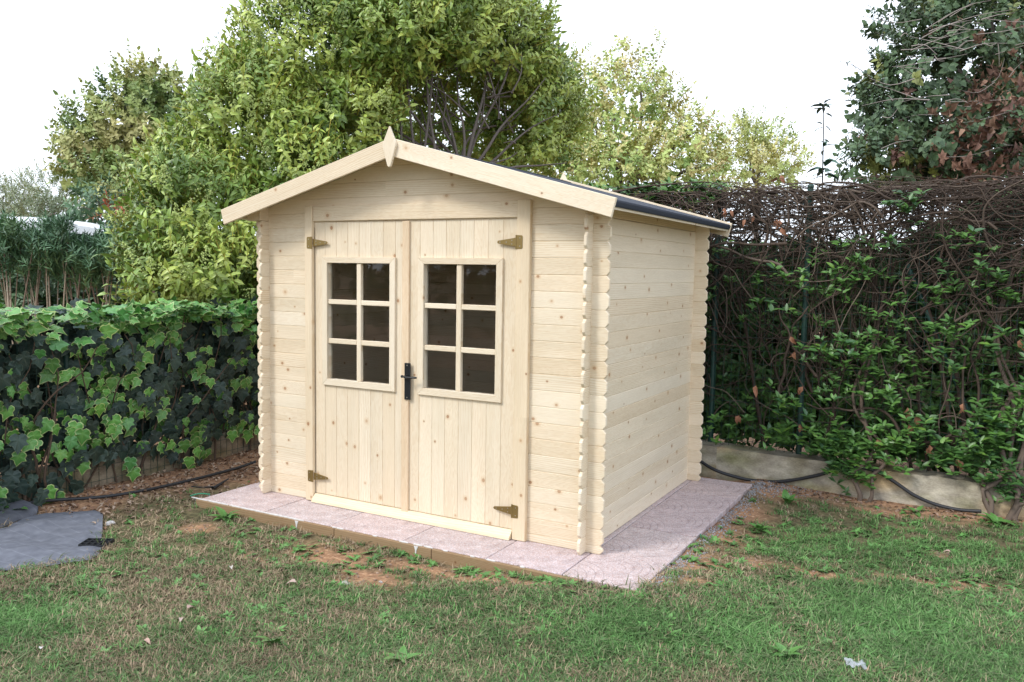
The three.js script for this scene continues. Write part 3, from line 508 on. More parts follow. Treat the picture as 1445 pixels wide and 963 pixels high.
  for (const o of tips) { const [u, v] = pixel(o.p); o.score = (u > 985 && u < 1440 && v > 260 && v < 700 ? 1 : 0) * (o.s + (o.p.z + 2.4) * 4); }
  tips.sort((a, b) => b.score - a.score);
  for (const o of tips.slice(0, 260)) part(t, 'leaf', gL, pick(mL)).applyMatrix4(M4(o.p, aim(o.dir, V(0, 1, 0.5), gauss() * 0.4), o.s));
  const rest = tips.slice(260); instanced(t, 'foliage', gL, FOL({ roughness: 0.42 }), rest.map((o) => M4(o.p, aim(o.dir, V(0, 1, 0.5), gauss() * 0.4), o.s)), cols(rest, VINE_LEAF, 2.5));
  const gDry = leafGeo(0.07, 0.034, { droop: 0.6, fold: 0.7, a: [1, 1, 1], b: [1, 1, 1] });
  const dryM = FOL({ color: lin(0.36, 0.17, 0.1), roughness: 0.8 });
  for (const [u, v] of [[1030, 295], [1055, 310], [1100, 318], [1020, 300], [1283, 583], [1294, 585], [1285, 600], [1235, 620], [1354, 648], [1063, 546], [1118, 498], [1120, 480], [1130, 545], [1125, 600], [1310, 632], [1358, 568], [1440, 480], [1045, 585], [1100, 245], [1098, 308]]) for (let k = 0; k < 2; k++) part(t, 'dry_leaf', gDry, dryM).applyMatrix4(M4(onZ(u + gauss() * 5, v + gauss() * 5, -2.18), aim(V(gauss() * 0.5, -1, 0.3), V(0, 0.2, 1), gauss()), rr(0.7, 1.2)));
  // dark evergreen backing behind the fence
  const sp = sprig(10, 0.16, leafGeo(0.075, 0.032, { droop: 0.3 }), { spread: 1.0 }), back = [];
  for (let k = 0; k < 7500; k++) { const x = rr(0.7, 5.2), y = rr(0.1, 1.66 + 0.15 * noise(x * 2, 1) + 0.42 * sstep(2.3, 3.2, x)); back.push({ p: V(x, y, rr(-3.7, -2.6)), dir: V(gauss(), 0.6, 0.8), s: rr(0.8, 1.3), tw: rr(0, 6) }); }
  instanced(t, 'inner_foliage', sp, FOL({ roughness: 0.6 }), mats4(back), cols(back, VINE_LEAF));
}

// ------------------------------------------------------------------ big privet tree behind the shed
{
  const t = thing('privet_tree', 'large glossy privet tree with pale flower sprays rising behind the shed roof', 'tree');
  const base = atDepth(652, 225, 8.9); const bx = V(base.x, -0.1, base.z), mB = bark([0.14, 0.115, 0.1]), fork = V(base.x, base.y - 0.25, base.z);
  part(t, 'trunk', tube([bx, V(bx.x + 0.05, 0.9, bx.z), V(bx.x, 1.7, bx.z + 0.03), fork], 0.13, 0.085, 10, 14), mB);
  const tipPx = [[700, 90, 9.1], [745, 20, 9.2], [640, 40, 9.2], [620, 110, 9], [690, 15, 9.4], [790, 160, 9.3], [770, 110, 9.0], [600, 60, 9.4], [730, 215, 9.0], [560, 120, 9.3], [575, 20, 9], [480, 60, 9], [500, 160, 8.8], [400, 200, 8.6], [420, 100, 8.8], [800, 230, 9.2]];
  limbs(t, fork, tipPx.map((q) => atDepth(...q)), 0.02, mB, 'limb', 0.09);
  for (const [u0, u1] of [[585, 572], [598, 612], [566, 556], [540, 528], [615, 600]]) part(t, 'limb', tube([V(bx.x + gauss() * 0.1 - (655 - u0) * 0.006, 0.3, bx.z + 0.2), atDepth(u0, 225, 8.7), atDepth((u0 + u1) / 2 + gauss() * 5, 160, 8.8), atDepth(u1, 80, 8.9)], 0.024, 0.012, 6, 14), mB);
  for (let k = 0; k < 46; k++) { const a = atDepth(rr(575, 740), rr(70, 215), rr(8.8, 9.5)), b = a.clone().add(V(gauss() * 0.5, rr(-0.05, 0.5), gauss() * 0.3)); part(t, 'branch', tube([a, a.clone().lerp(b, 0.5).add(V(gauss() * 0.06, gauss() * 0.05, 0)), b], 0.011, 0.004, 4, 6), mB); }
  const blobs = [blob(470, 85, 9.0, 120, 95, 1.0), blob(578, 0, 9.2, 135, 85, 1.1), blob(375, 180, 8.4, 88, 95, 0.8), blob(285, 325, 7.7, 88, 100, 0.7), blob(262, 395, 7.3, 72, 60, 0.5), blob(480, 175, 8.8, 95, 72, 0.6), blob(695, 62, 9.4, 70, 72, 0.9), blob(752, 165, 9.9, 62, 95, 0.6), blob(358, 125, 8.9, 46, 46, 0.5), blob(640, 130, 10.9, 175, 130, 0.7, 1.3), blob(560, 50, 8.5, 80, 45, 0.5), blob(268, 255, 8.2, 42, 60, 0.45), blob(330, 400, 7.4, 60, 60, 0.45), blob(420, 250, 8.2, 80, 60, 0.5), blob(580, -110, 9.4, 125, 90, 1.2, 0.8), blob(490, -30, 9.2, 75, 55, 0.7)];
  // the hollow where the bare stems show
  const hollow = (p) => { const [u, v, z] = pixel(p); return !(z < 9.9 && Math.hypot((u - 652) / 98, (v - 172) / 80) < 1 && v > 94) && !(p.y < 2.35 && p.x > -1.6 && p.z > -2.4); };
  const leafA = leafGeo(0.078, 0.033, { droop: 0.5, fold: 0.35, rows: [0.3, 0.66], a: [1, 1, 1], b: [1.25, 1.2, 1.1] });
  const sp = sprig(11, 0.2, leafA, { spread: 1.15, twig: [1.6, 1.0, 0.9], opp: true, droop: 0.35 });
  const pts = crown(blobs, 1450, { depth: 0.3, lump: 0.2, keep: hollow });
  instanced(t, 'foliage', sp, FOL({ roughness: 0.42, transmission: 0.12 }), mats4(pts), cols(pts, [[0.11, 0.19, 0.035], [0.2, 0.31, 0.055], [0.4, 0.48, 0.1], [0.26, 0.37, 0.065]], 1.6));
  // single leaves on the near side
  const near = crown(blobs.slice(0, 14), 60, { depth: 0.05, lump: 0.2, keep: (p) => { const [u, v, z] = pixel(p); return hollow(p) && u > 190 && u < 800 && v > 2 && v < 425; } }).filter((o) => o.d.dot(V(0.55, 0.15, 0.8)) > 0.35).map((o) => ({ ...o, z: pixel(o.p)[2] })).sort((a, b) => a.z - b.z).slice(0, 300);
  const mN = [[0.36, 0.46, 0.09], [0.22, 0.33, 0.06], [0.44, 0.52, 0.12], [0.15, 0.26, 0.05]].map((c) => FOL({ color: lin(...c), roughness: 0.38, transmission: 0.15 }));
  for (const o of near) part(t, 'leaf', leafA, pick(mN)).applyMatrix4(M4(o.p, aim(V(o.d.x * 0.6 + gauss() * 0.5, -0.35 + gauss() * 0.5, o.d.z * 0.6 + gauss() * 0.3), V(0.2, 1, 0.5), gauss() * 0.5), rr(0.95, 1.3)));
  // flower sprays
  const bits = []; for (let i = 0; i < 46; i++) { const h = rnd(), a = rr(0, 6.28), r = 0.07 * (1 - h) + 0.006, g = new THREE.OctahedronGeometry(rr(0.006, 0.0105), 0); g.translate(Math.cos(a) * r * Math.sqrt(rnd()), h * 0.16, Math.sin(a) * r * Math.sqrt(rnd())); g.deleteAttribute('uv'); bits.push(g); } bits.push(stick(0.13, 0.002, [1, 1, 1]).toNonIndexed()); bits.forEach((g) => g.attributes.color || g.setAttribute('color', new THREE.Float32BufferAttribute(new Array(g.attributes.position.count * 3).fill(1), 3)));
  const pan = merge(bits), fl = crown(blobs, 260, { depth: 0.06, lump: 0.2, up: 0.9, keep: (p, d) => hollow(p) && d.y > -0.35 });
  instanced(t, 'flower_panicle', pan, FOL({ roughness: 0.9 }), mats4(fl), fl.map(() => { const k = rr(0.8, 1.2); return lin(0.42 * k, 0.5 * k, 0.17 * k); }));
  // long shoots at the top left
  for (const [u, v] of [[312, 92], [318, 60], [368, 60], [372, 40], [440, 30], [298, 110], [560, 10]]) { const b = atDepth(u, v + 45, 8.8); const g = []; const L = rr(0.35, 0.5); g.push(stick(L, 0.004, [0.12, 0.11, 0.05])); for (let i = 0; i < 12; i++) { const q = leafA.clone(), a = i * 2.4; tint(q, [0.09, 0.17, 0.045]); q.applyMatrix4(M4(V(0, L * (0.2 + 0.8 * i / 12), 0), aim(V(Math.sin(a), 0.5, Math.cos(a)), V(0, 1, 0)), 0.65)); g.push(q); } const m = part(t, 'shoot', merge(g.map((x) => x.index ? x.toNonIndexed() : x)), FOL({ roughness: 0.45 })); m.position.copy(b); m.rotation.set(gauss() * 0.15, 0, gauss() * 0.2); }
}

// ------------------------------------------------------------------ background trees and shrubs
function bgTree(name, label, cat, group, blobs, foot, trunkR, leaf, pal, { per = 40, n = 9, len = 0.22, bk = [0.12, 0.1, 0.08], lump = 0.4, depth = 0.35, spread = 1.0, f = 1.0, extra } = {}) {
  const t = thing(name, label, cat, group), m = bark(bk), b0 = V(foot.x, -0.1, foot.z), f0 = V(foot.x, Math.max(0.3, foot.y), foot.z);
  part(t, 'trunk', tube([b0, b0.clone().lerp(f0, 0.5).add(V(0.05, 0, 0.04)), f0], trunkR, trunkR * 0.6, 8, 8), m);
  limbs(t, f0, blobs.slice(0, 8).map((b) => b.c.clone().add(V(gauss() * 0.2, b.r.y * 0.3, gauss() * 0.2))), trunkR * 0.45, m, 'limb', 0.15);
  const pts = crown(blobs, per, { lump, depth, scale: [0.75, 1.3] });
  instanced(t, 'crown', sprig(n, len, leaf, { spread, twig: [0.9, 0.7, 0.5] }), FOL({ roughness: 0.6, transmission: 0.1 }), mats4(pts), cols(pts, pal, f));
  return t;
}
const foot = (u, v, d) => { const p = atDepth(u, v, d); return p; };
bgTree('yellowing_tree', 'bushy tree with yellow and orange autumn leaves behind the vine hedge', 'tree', null,
  [blob(870, 175, 15, 85, 85), blob(950, 225, 14.5, 75, 60), blob(805, 150, 15.5, 45, 70), blob(900, 135, 15, 45, 45), blob(985, 195, 14.6, 24, 40), blob(885, 250, 14, 100, 60), blob(940, 150, 15, 26, 34), blob(985, 250, 14, 50, 40), blob(790, 230, 15, 60, 70), blob(878, 85, 15, 9, 30), blob(820, 260, 13.6, 60, 50)], foot(880, 280, 15), 0.16,
  leafGeo(0.085, 0.052, { droop: 0.3 }), [[0.25, 0.37, 0.1], [0.4, 0.5, 0.15], [0.5, 0.53, 0.19], [0.5, 0.42, 0.18], [0.34, 0.45, 0.13]], { per: 420, len: 0.26, f: 1.4, lump: 0.5 });
bgTree('pale_tree', 'small airy pale yellow tree against the sky beyond the vine hedge', 'tree', null,
  [blob(1045, 205, 23, 32, 36), blob(1090, 215, 23, 36, 36), blob(1065, 240, 22.5, 52, 32), blob(1060, 180, 23, 22, 18), blob(1110, 240, 22, 26, 30)], foot(1068, 262, 23), 0.1,
  leafGeo(0.1, 0.05, { droop: 0.3 }), [[0.32, 0.4, 0.13], [0.44, 0.48, 0.17], [0.5, 0.46, 0.18]], { per: 330, len: 0.3, lump: 0.6, depth: 0.5 });
bgTree('round_tree', 'rounded yellow green tree standing beyond the oleanders', 'tree', null,
  [blob(190, 185, 21, 72, 72), blob(140, 215, 20.5, 50, 52), blob(245, 175, 21, 52, 52), blob(195, 125, 21, 26, 30), blob(120, 235, 20, 32, 36), blob(250, 230, 20, 50, 55), blob(180, 262, 19.5, 85, 34, 0.9), blob(225, 130, 21, 30, 30)], foot(185, 285, 20.5), 0.2,
  leafGeo(0.12, 0.075, { droop: 0.3 }), [[0.13, 0.21, 0.06], [0.25, 0.33, 0.09], [0.36, 0.39, 0.12], [0.4, 0.37, 0.14]], { per: 380, len: 0.3, lump: 0.5 });
bgTree('olive_tree', 'grey green olive tree on the skyline beside the rounded yellow green tree', 'tree', 'grey green olive trees on the skyline',
  [blob(62, 278, 25, 48, 34), blob(95, 285, 24, 34, 30), blob(35, 295, 24, 40, 26), blob(75, 310, 23, 50, 25)], foot(62, 320, 25), 0.16,
  leafGeo(0.1, 0.028, { droop: 0.2 }), [[0.14, 0.19, 0.11], [0.22, 0.27, 0.15], [0.3, 0.32, 0.14]], { per: 420, len: 0.3, lump: 0.4 });
bgTree('olive_tree', 'paler yellow green olive tree on the skyline beyond the greyer olive tree', 'tree', 'grey green olive trees on the skyline',
  [blob(5, 285, 27, 40, 28), blob(-40, 280, 27, 50, 34), blob(15, 305, 26, 40, 22)], foot(0, 320, 27), 0.16,
  leafGeo(0.1, 0.028, { droop: 0.2 }), [[0.2, 0.25, 0.12], [0.28, 0.31, 0.15], [0.34, 0.34, 0.15]], { per: 420, len: 0.3, lump: 0.4 });
bgTree('loquat_shrub', 'blue green shrub with long upright leaves behind the white car', 'shrub', null,
  [blob(140, 290, 17, 38, 26), blob(120, 300, 17, 26, 24), blob(165, 300, 17, 26, 24)], foot(140, 315, 17), 0.06,
  leafGeo(0.2, 0.06, { droop: 0.3 }), [[0.06, 0.13, 0.06], [0.1, 0.19, 0.09], [0.14, 0.23, 0.11]], { per: 120, len: 0.3, n: 10 });
bgTree('nandina_shrub', 'shrub with red and orange leaves beside the privet tree', 'shrub', null,
  [blob(196, 298, 9.6, 24, 13), blob(160, 300, 9.8, 16, 9), blob(182, 308, 9.6, 22, 14)], foot(190, 330, 9.7), 0.02,
  leafGeo(0.06, 0.028, { droop: 0.2 }), [[0.2, 0.2, 0.06], [0.4, 0.2, 0.1], [0.5, 0.13, 0.07], [0.4, 0.26, 0.1]], { per: 420, len: 0.16, f: 3 });
bgTree('yellow_shrub', 'soft yellow green shrub filling the gap left of the privet', 'shrub', null,
  [blob(215, 262, 12, 46, 44), blob(235, 330, 10.5, 40, 50), blob(195, 345, 10.8, 30, 36)], foot(222, 360, 11.4), 0.05,
  leafGeo(0.07, 0.03, { droop: 0.3 }), [[0.14, 0.2, 0.05], [0.24, 0.29, 0.08], [0.32, 0.32, 0.1]], { per: 420, len: 0.18, f: 2 });
// dark overgrown tree at the right, with dry creeper hanging in it
{
  const blobs = [blob(1330, 130, 8.2, 100, 105, 0.9), blob(1420, 60, 8.4, 110, 110, 0.9), blob(1262, 185, 8, 52, 62, 0.5), blob(1400, 215, 7.8, 90, 62, 0.7), blob(1310, 20, 8.6, 55, 50, 0.5), blob(1320, 225, 7.8, 90, 40, 0.6), blob(1500, 140, 8.2, 100, 120, 0.8), blob(1400, -70, 8.6, 110, 80, 0.9), blob(1255, 120, 8.2, 32, 36, 0.3), blob(1245, 235, 7.6, 50, 30, 0.4)];
  const t = bgTree('overgrown_tree', 'dark green overgrown tree with dry red brown creeper leaves above the vine hedge', 'tree', null, blobs, foot(1400, 260, 8.2), 0.13, leafGeo(0.062, 0.044, { droop: 0.3 }), [[0.042, 0.08, 0.038], [0.065, 0.115, 0.05], [0.09, 0.155, 0.06], [0.06, 0.1, 0.05], [0.22, 0.25, 0.06]], { per: 950, len: 0.17, n: 9, bk: [0.17, 0.14, 0.12], f: 1.8, lump: 0.35, depth: 0.45 });
  const dead = crown([blob(1405, 190, 7.4, 75, 80, 0.45, 3.2), blob(1370, 240, 7.3, 75, 32, 0.45, 3.2), blob(1440, 120, 7.6, 60, 80, 0.4), blob(1290, 235, 7.4, 50, 22, 0.3), blob(1330, 150, 7.5, 60, 70, 0.3, 0.6), blob(1270, 200, 7.6, 40, 50, 0.3, 0.5), blob(1390, 60, 7.7, 60, 60, 0.3, 0.4)], 150, { depth: 0.4, lump: 0.4, up: -0.8 });
  instanced(t, 'dry_creeper', sprig(7, 0.18, leafGeo(0.07, 0.045, { droop: 0.6, fold: 0.5 }), { spread: 1.0, twig: [0.5, 0.5, 0.5] }), FOL({ roughness: 0.8 }), mats4(dead), cols(dead, [[0.11, 0.06, 0.045], [0.2, 0.105, 0.07], [0.3, 0.18, 0.115], [0.15, 0.075, 0.06]], 3));
  const twigM = bark([0.3, 0.26, 0.23]);
  for (let k = 0; k < 60; k++) { const u = rr(1240, 1440), v = rr(20, 230), a = atDepth(u, v, rr(7.1, 7.5)), dx = rr(-0.55, 0.55), b = a.clone().add(V(dx, gauss() * 0.16 + 0.1 * Math.abs(dx), 0)); part(t, 'twig', tube([a, a.clone().lerp(b, 0.5).add(V(0, gauss() * 0.05, 0)), b], rr(0.003, 0.006), 0.0015, 4, 6), twigM); }
  for (const [u, v] of [[1190, 85], [1222, 22], [1235, 45], [1285, 12]]) { const a = atDepth(u + 60, v + 50, 8), b = atDepth(u, v, 8); const g = [tube([a, a.clone().lerp(b, 0.5).add(V(0, 0.05, 0)), b], 0.005, 0.002, 4, 8).toNonIndexed()]; g[0].deleteAttribute('uv'); g[0].setAttribute('color', new THREE.Float32BufferAttribute(new Array(g[0].attributes.position.count).fill([0.1, 0.08, 0.06]).flat(), 3)); for (let i = 0; i < 16; i++) { const q = tint(leafGeo(0.06, 0.04), [0.06, 0.1, 0.06]); q.applyMatrix4(M4(a.clone().lerp(b, i / 15).add(V(gauss() * 0.004, 0.05 * Math.sin(i / 15 * Math.PI), 0)), aim(V(gauss(), gauss(), gauss()), V(0, 1, 0.3)), rr(0.7, 1.1))); g.push(q.toNonIndexed()); } part(t, 'hanging_shoot', merge(g), FOL({ roughness: 0.6 })); }
}
{ // young sapling sticking out of the hedge
  const t = thing('sapling', 'slender sapling with paired drooping leaves poking above the vine hedge', 'sapling'), top = onZ(1163, 148, -2.75), m = bark([0.07, 0.07, 0.06]);
  part(t, 'stem', tube([V(top.x + 0.05, -0.1, -2.75), V(top.x + 0.03, 1.2, -2.75), V(top.x + 0.02, 2.0, -2.75), top], 0.012, 0.004, 5, 14), m);
  const g = leafGeo(0.11, 0.045, { droop: 0.5 }), ml = FOL({ color: lin(0.05, 0.11, 0.07), roughness: 0.5 });
  for (const [v, n, w] of [[149, 7, 1], [156, 4, 0.9], [178, 3, 0.8], [196, 2, 0.7], [208, 5, 1], [226, 3, 1.1], [236, 5, 1.2], [246, 6, 1.3]]) { const off = rnd() * 6.28; for (let i = 0; i < n; i++) { const a = off + i * 2.4 + gauss() * 0.5, e = rr(0.5, 1.7), st = onZ(1163 + gauss() * 2, v + gauss() * 5, -2.75); part(t, 'leaf', g, ml).applyMatrix4(M4(st, aim(V(Math.sin(a) * Math.sin(e), Math.cos(e) * 0.7, Math.cos(a) * Math.sin(e)), V(gauss() * 0.4, 1, gauss() * 0.4)), w * rr(0.6, 1.15))); } }
}
// oleander row behind the ivy
{
  const lf = leafGeo(0.15, 0.026, { droop: 0.15, fold: 0.2 }), sp = sprig(12, 0.24, lf, { spread: 0.75, twig: [1, 0.9, 0.6] }), mS = [[0.34, 0.27, 0.19], [0.25, 0.18, 0.13], [0.42, 0.34, 0.25]].map(bark);
  const us = [-30, 8, 52, 80, 121, 150, 190], lift = [0, -6, 8, -6, 22, 15, -2];
  us.forEach((u, i) => {
    const t = thing('oleander', 'upright oleander shrub with bare pale stems behind the ivy hedge', 'shrub', 'oleander row behind the ivy hedge');
    const d = 9.2 + gauss() * 0.25, b = atDepth(u, 430, d); b.y = -0.06; const pts = [];
    for (let k = 0; k < 7; k++) {
      const a = b.clone().add(V(gauss() * 0.2, 0, gauss() * 0.2)), top = atDepth(u + gauss() * 34, rr(326, 366) + lift[i], d + gauss() * 0.25); part(t, 'stem', tube([a, a.clone().lerp(top, 0.45).add(V(gauss() * 0.1, 0, gauss() * 0.1)), top], rr(0.008, 0.019), 0.006, 5, 10), pick(mS));
      for (let j = 0; j < 9; j++) { const q = rr(0.78, 1.0); pts.push({ p: a.clone().lerp(top, q).add(V(gauss() * 0.13, gauss() * 0.06, gauss() * 0.13)), dir: V(gauss() * 0.7, 0.8, gauss() * 0.7), s: rr(0.5, 0.85), tw: rr(0, 6) }); }
    }
    for (let j = 0; j < 130; j++) { pts.push({ p: atDepth(u + gauss() * 26, rr(326, 372) + lift[i], d + 0.1 + gauss() * 0.35), dir: V(gauss() * 0.8, 0.8, gauss() * 0.8), s: rr(0.5, 0.85), tw: rr(0, 6) }); }
    for (let j = 0; j < 5; j++) { pts.push({ p: atDepth(u + gauss() * 26, rr(370, 430), d + 0.2 + rnd() * 0.4), dir: V(gauss() * 0.7, 0.6, gauss() * 0.7), s: rr(0.6, 1.0), tw: rr(0, 6) }); }
    instanced(t, 'foliage', sp, FOL({ roughness: 0.5 }), mats4(pts), cols(pts, [[0.06, 0.13, 0.065], [0.09, 0.19, 0.09], [0.14, 0.24, 0.1]], 2));
  });
  // clipped dark hedge behind them
  const t = thing('laurel_hedge', 'clipped evergreen hedge standing behind the bare oleander stems', 'hedge'), pts = [];
  for (let k = 0; k < 4200; k++) { const u = rr(-90, 560), p = atDepth(u, 380, 11.4 + gauss() * 0.5); p.y = rr(0, 1.5 + 0.12 * noise(p.x * 2, p.z * 2)); pts.push({ p, dir: V(0.4 + gauss(), 0.5 + gauss() * 0.5, 0.6 + gauss()), s: rr(0.9, 1.4), tw: rr(0, 6) }); }
  instanced(t, 'foliage', sprig(10, 0.2, leafGeo(0.11, 0.045, { droop: 0.3 })), FOL({ roughness: 0.5 }), mats4(pts), cols(pts, [[0.05, 0.11, 0.04], [0.07, 0.14, 0.05], [0.09, 0.17, 0.05]], 2));
}
// garden trees behind the camera: the door panes mirror them
for (const [x, z, h, w, label] of [[-4.5, 10.5, 4.6, 1.9, 'broad green garden tree opposite the shed doors, beside the lawn end'], [-0.6, 11.8, 5.2, 2.0, 'tall green garden tree opposite the middle of the shed doors'], [-8.4, 8.6, 4.4, 1.9, 'green garden tree opposite the ivy hedge end of the lawn']])
  bgTree('garden_tree', label, 'tree', null, [{ c: V(x, h * 0.62, z), r: V(w, h * 0.38, w), k: 1 }, { c: V(x + w * 0.7, h * 0.4, z - 0.5), r: V(w * 0.8, h * 0.32, w * 0.8), k: 1 }, { c: V(x - w * 0.7, h * 0.42, z), r: V(w * 0.8, h * 0.34, w * 0.8), k: 1 }], V(x, 0.9, z), 0.15, leafGeo(0.14, 0.08), [[0.06, 0.11, 0.035], [0.1, 0.17, 0.05], [0.15, 0.22, 0.06]], { per: 90, len: 0.3 });
// a far wooded edge closing the view at eye level
{
  const pts = [], lf = leafGeo(0.2, 0.11, { droop: 0.3 });
  for (let k = 0; k < 3400; k++) { const u = rr(-260, 1700), d = rr(32, 36), p = atDepth(u, 340, d); p.y = rr(0, 2.0 + 0.7 * noise(u * 0.015, 2) + 0.4 * noise(u * 0.05, 7)); pts.push({ p, dir: V(gauss(), 0.8, gauss() + 0.5), s: rr(1.2, 2.0), tw: rr(0, 6) }); }
  const m = instanced(scene, 'far_thicket', sprig(10, 0.4, lf), FOL({ roughness: 0.7 }), mats4(pts), cols(pts, [[0.1, 0.15, 0.06], [0.2, 0.25, 0.1], [0.3, 0.31, 0.13]], 0.6)); m.userData.label = 'far green thicket closing the view at eye level'; m.userData.category = 'thicket';
}

// ------------------------------------------------------------------ parked cars beyond the oleanders
{
  const white = new THREE.MeshPhysicalMaterial({ color: lin(0.78, 0.8, 0.82), roughness: 0.3, clearcoat: 1, clearcoatRoughness: 0.05 }), dark = new THREE.MeshPhysicalMaterial({ color: lin(0.02, 0.025, 0.03), roughness: 0.08 }), tyre = std({ color: lin(0.02, 0.02, 0.02), roughness: 0.9 }), rim = std({ color: lin(0.5, 0.5, 0.52), metalness: 0.9, roughness: 0.35 }), lamp = std({ color: lin(0.4, 0.03, 0.02), roughness: 0.2 }), front = std({ color: lin(0.7, 0.72, 0.75), roughness: 0.1 });
  const car = (label, pos, turn, s) => {
    const t = thing('parked_car', label, 'car', 'white cars parked beyond the oleanders');
    const low = new THREE.Shape(); low.moveTo(-2.0, 0.3); low.lineTo(2.0, 0.3); low.quadraticCurveTo(2.12, 0.55, 2.02, 0.72); low.quadraticCurveTo(1.6, 0.88, 1.0, 0.92); low.lineTo(-1.7, 0.95); low.quadraticCurveTo(-2.08, 0.9, -2.05, 0.6); low.closePath();
    const g = new THREE.ExtrudeGeometry(low, { depth: 1.5, bevelEnabled: true, bevelThickness: 0.1, bevelSize: 0.07, bevelSegments: 3 }); g.translate(0, 0, -0.75); part(t, 'body', g, white);
    const cab = new THREE.Shape(); cab.moveTo(-1.75, 0.92); cab.lineTo(1.05, 0.92); cab.quadraticCurveTo(0.5, 1.38, 0.1, 1.46); cab.quadraticCurveTo(-0.7, 1.56, -1.3, 1.44); cab.closePath();
    const c = new THREE.ExtrudeGeometry(cab, { depth: 1.2, bevelEnabled: true, bevelThickness: 0.12, bevelSize: 0.05, bevelSegments: 3 }); c.translate(0, 0, -0.6); part(t, 'cabin', c, white);
    for (const z of [-0.735, 0.735]) { const w = new THREE.Shape(); w.moveTo(-1.5, 0.98); w.lineTo(0.72, 0.98); w.quadraticCurveTo(0.4, 1.3, 0.05, 1.38); w.quadraticCurveTo(-0.7, 1.46, -1.2, 1.36); w.closePath(); const q = new THREE.ExtrudeGeometry(w, { depth: 0.02, bevelEnabled: false }); q.translate(0, 0, z - 0.01); part(t, 'side_window', q, dark); }
    { const w = new THREE.BoxGeometry(0.02, 0.5, 1.15); w.rotateZ(0.95); w.translate(0.86, 1.17, 0); part(t, 'windscreen', w, dark); const r = new THREE.BoxGeometry(0.02, 0.42, 1.1); r.rotateZ(-0.7); r.translate(-1.6, 1.2, 0); part(t, 'rear_window', r, dark); }
    for (const x of [-1.3, 1.3]) for (const z of [-0.78, 0.78]) { const w = new THREE.CylinderGeometry(0.31, 0.31, 0.2, 22); w.rotateX(Math.PI / 2); w.translate(x, 0.31, z); const wh = part(t, 'wheel', w, tyre); const q = new THREE.CylinderGeometry(0.2, 0.2, 0.215, 16); q.rotateX(Math.PI / 2); q.translate(x, 0.31, z); part(wh, 'rim', q, rim); }
    for (const z of [-0.62, 0.62]) { const q = new THREE.BoxGeometry(0.1, 0.14, 0.3); q.translate(2.03, 0.68, z); part(t, 'headlight', q, front); const r = new THREE.BoxGeometry(0.1, 0.2, 0.2); r.translate(-2.06, 0.78, z); part(t, 'tail_light', r, lamp); }
    t.position.copy(pos); t.rotation.y = turn; t.scale.setScalar(s); return t;
  };
  const a = atDepth(138, 317, 14.2), top = (p) => p.y / 1.5; a.y = -0.06; car('white car with its roof showing over the oleanders below the blue green shrub', a, 0.7, (atDepth(138, 317, 14.2).y + 0.06) / 1.52);
  const b = atDepth(-150, 312, 18), sy = (b.y + 0.06) / 1.52; b.y = -0.06; car('white car with its roof showing over the oleanders below the olive tree', b, 0.5, sy);
}

// ------------------------------------------------------------------ hoses, membrane and litter
const rubber = std({ color: lin(0.018, 0.019, 0.022), roughness: 0.55 });
{
  const l = [[-40, 722], [16, 713], [67, 707], [140, 702], [189, 695], [243, 684], [297, 671], [337, 660], [360, 652]].map(([u, v]) => onY(u, v, -0.035));
  single('hose', tube(l, 0.011, 0.011, 8, 60), rubber, 'black irrigation hose lying on the litter along the ivy hedge', 'hose');
  const s = [[270, 687], [285, 688], [303, 687]].map(([u, v]) => onY(u, v, -0.045)), k = thing('drip_line', 'short black drip line with a dark stake near the paving corner', 'hose');
  part(k, 'tube', tube(s, 0.005, 0.005, 6, 12), rubber); part(k, 'stake', tube([onY(300, 690, -0.045), onY(311, 683, -0.035), onY(322, 676, -0.03)], 0.014, 0.006, 6, 8), rubber);
  const r = [[975, 640, -2.12], [990, 652, -2.12], [1008, 663, -2.1], [1030, 671, -2.12], [1060, 678, -2.16], [1100, 680, -2.2], [1150, 672, -2.205], [1190, 661, -2.205], [1215, 660, -2.2], [1240, 667, -2.2], [1265, 682, -2.2], [1290, 699, -2.19], [1320, 712, -2.19], [1355, 720, -2.17], [1385, 722, -2.15]].map(([u, v, z]) => { const p = onZ(u, v, z); p.y = Math.max(p.y, -0.045); return p; });
  single('hose', tube(r, 0.0125, 0.0125, 8, 90), rubber, 'black irrigation hose looping along the low concrete wall', 'hose');
}
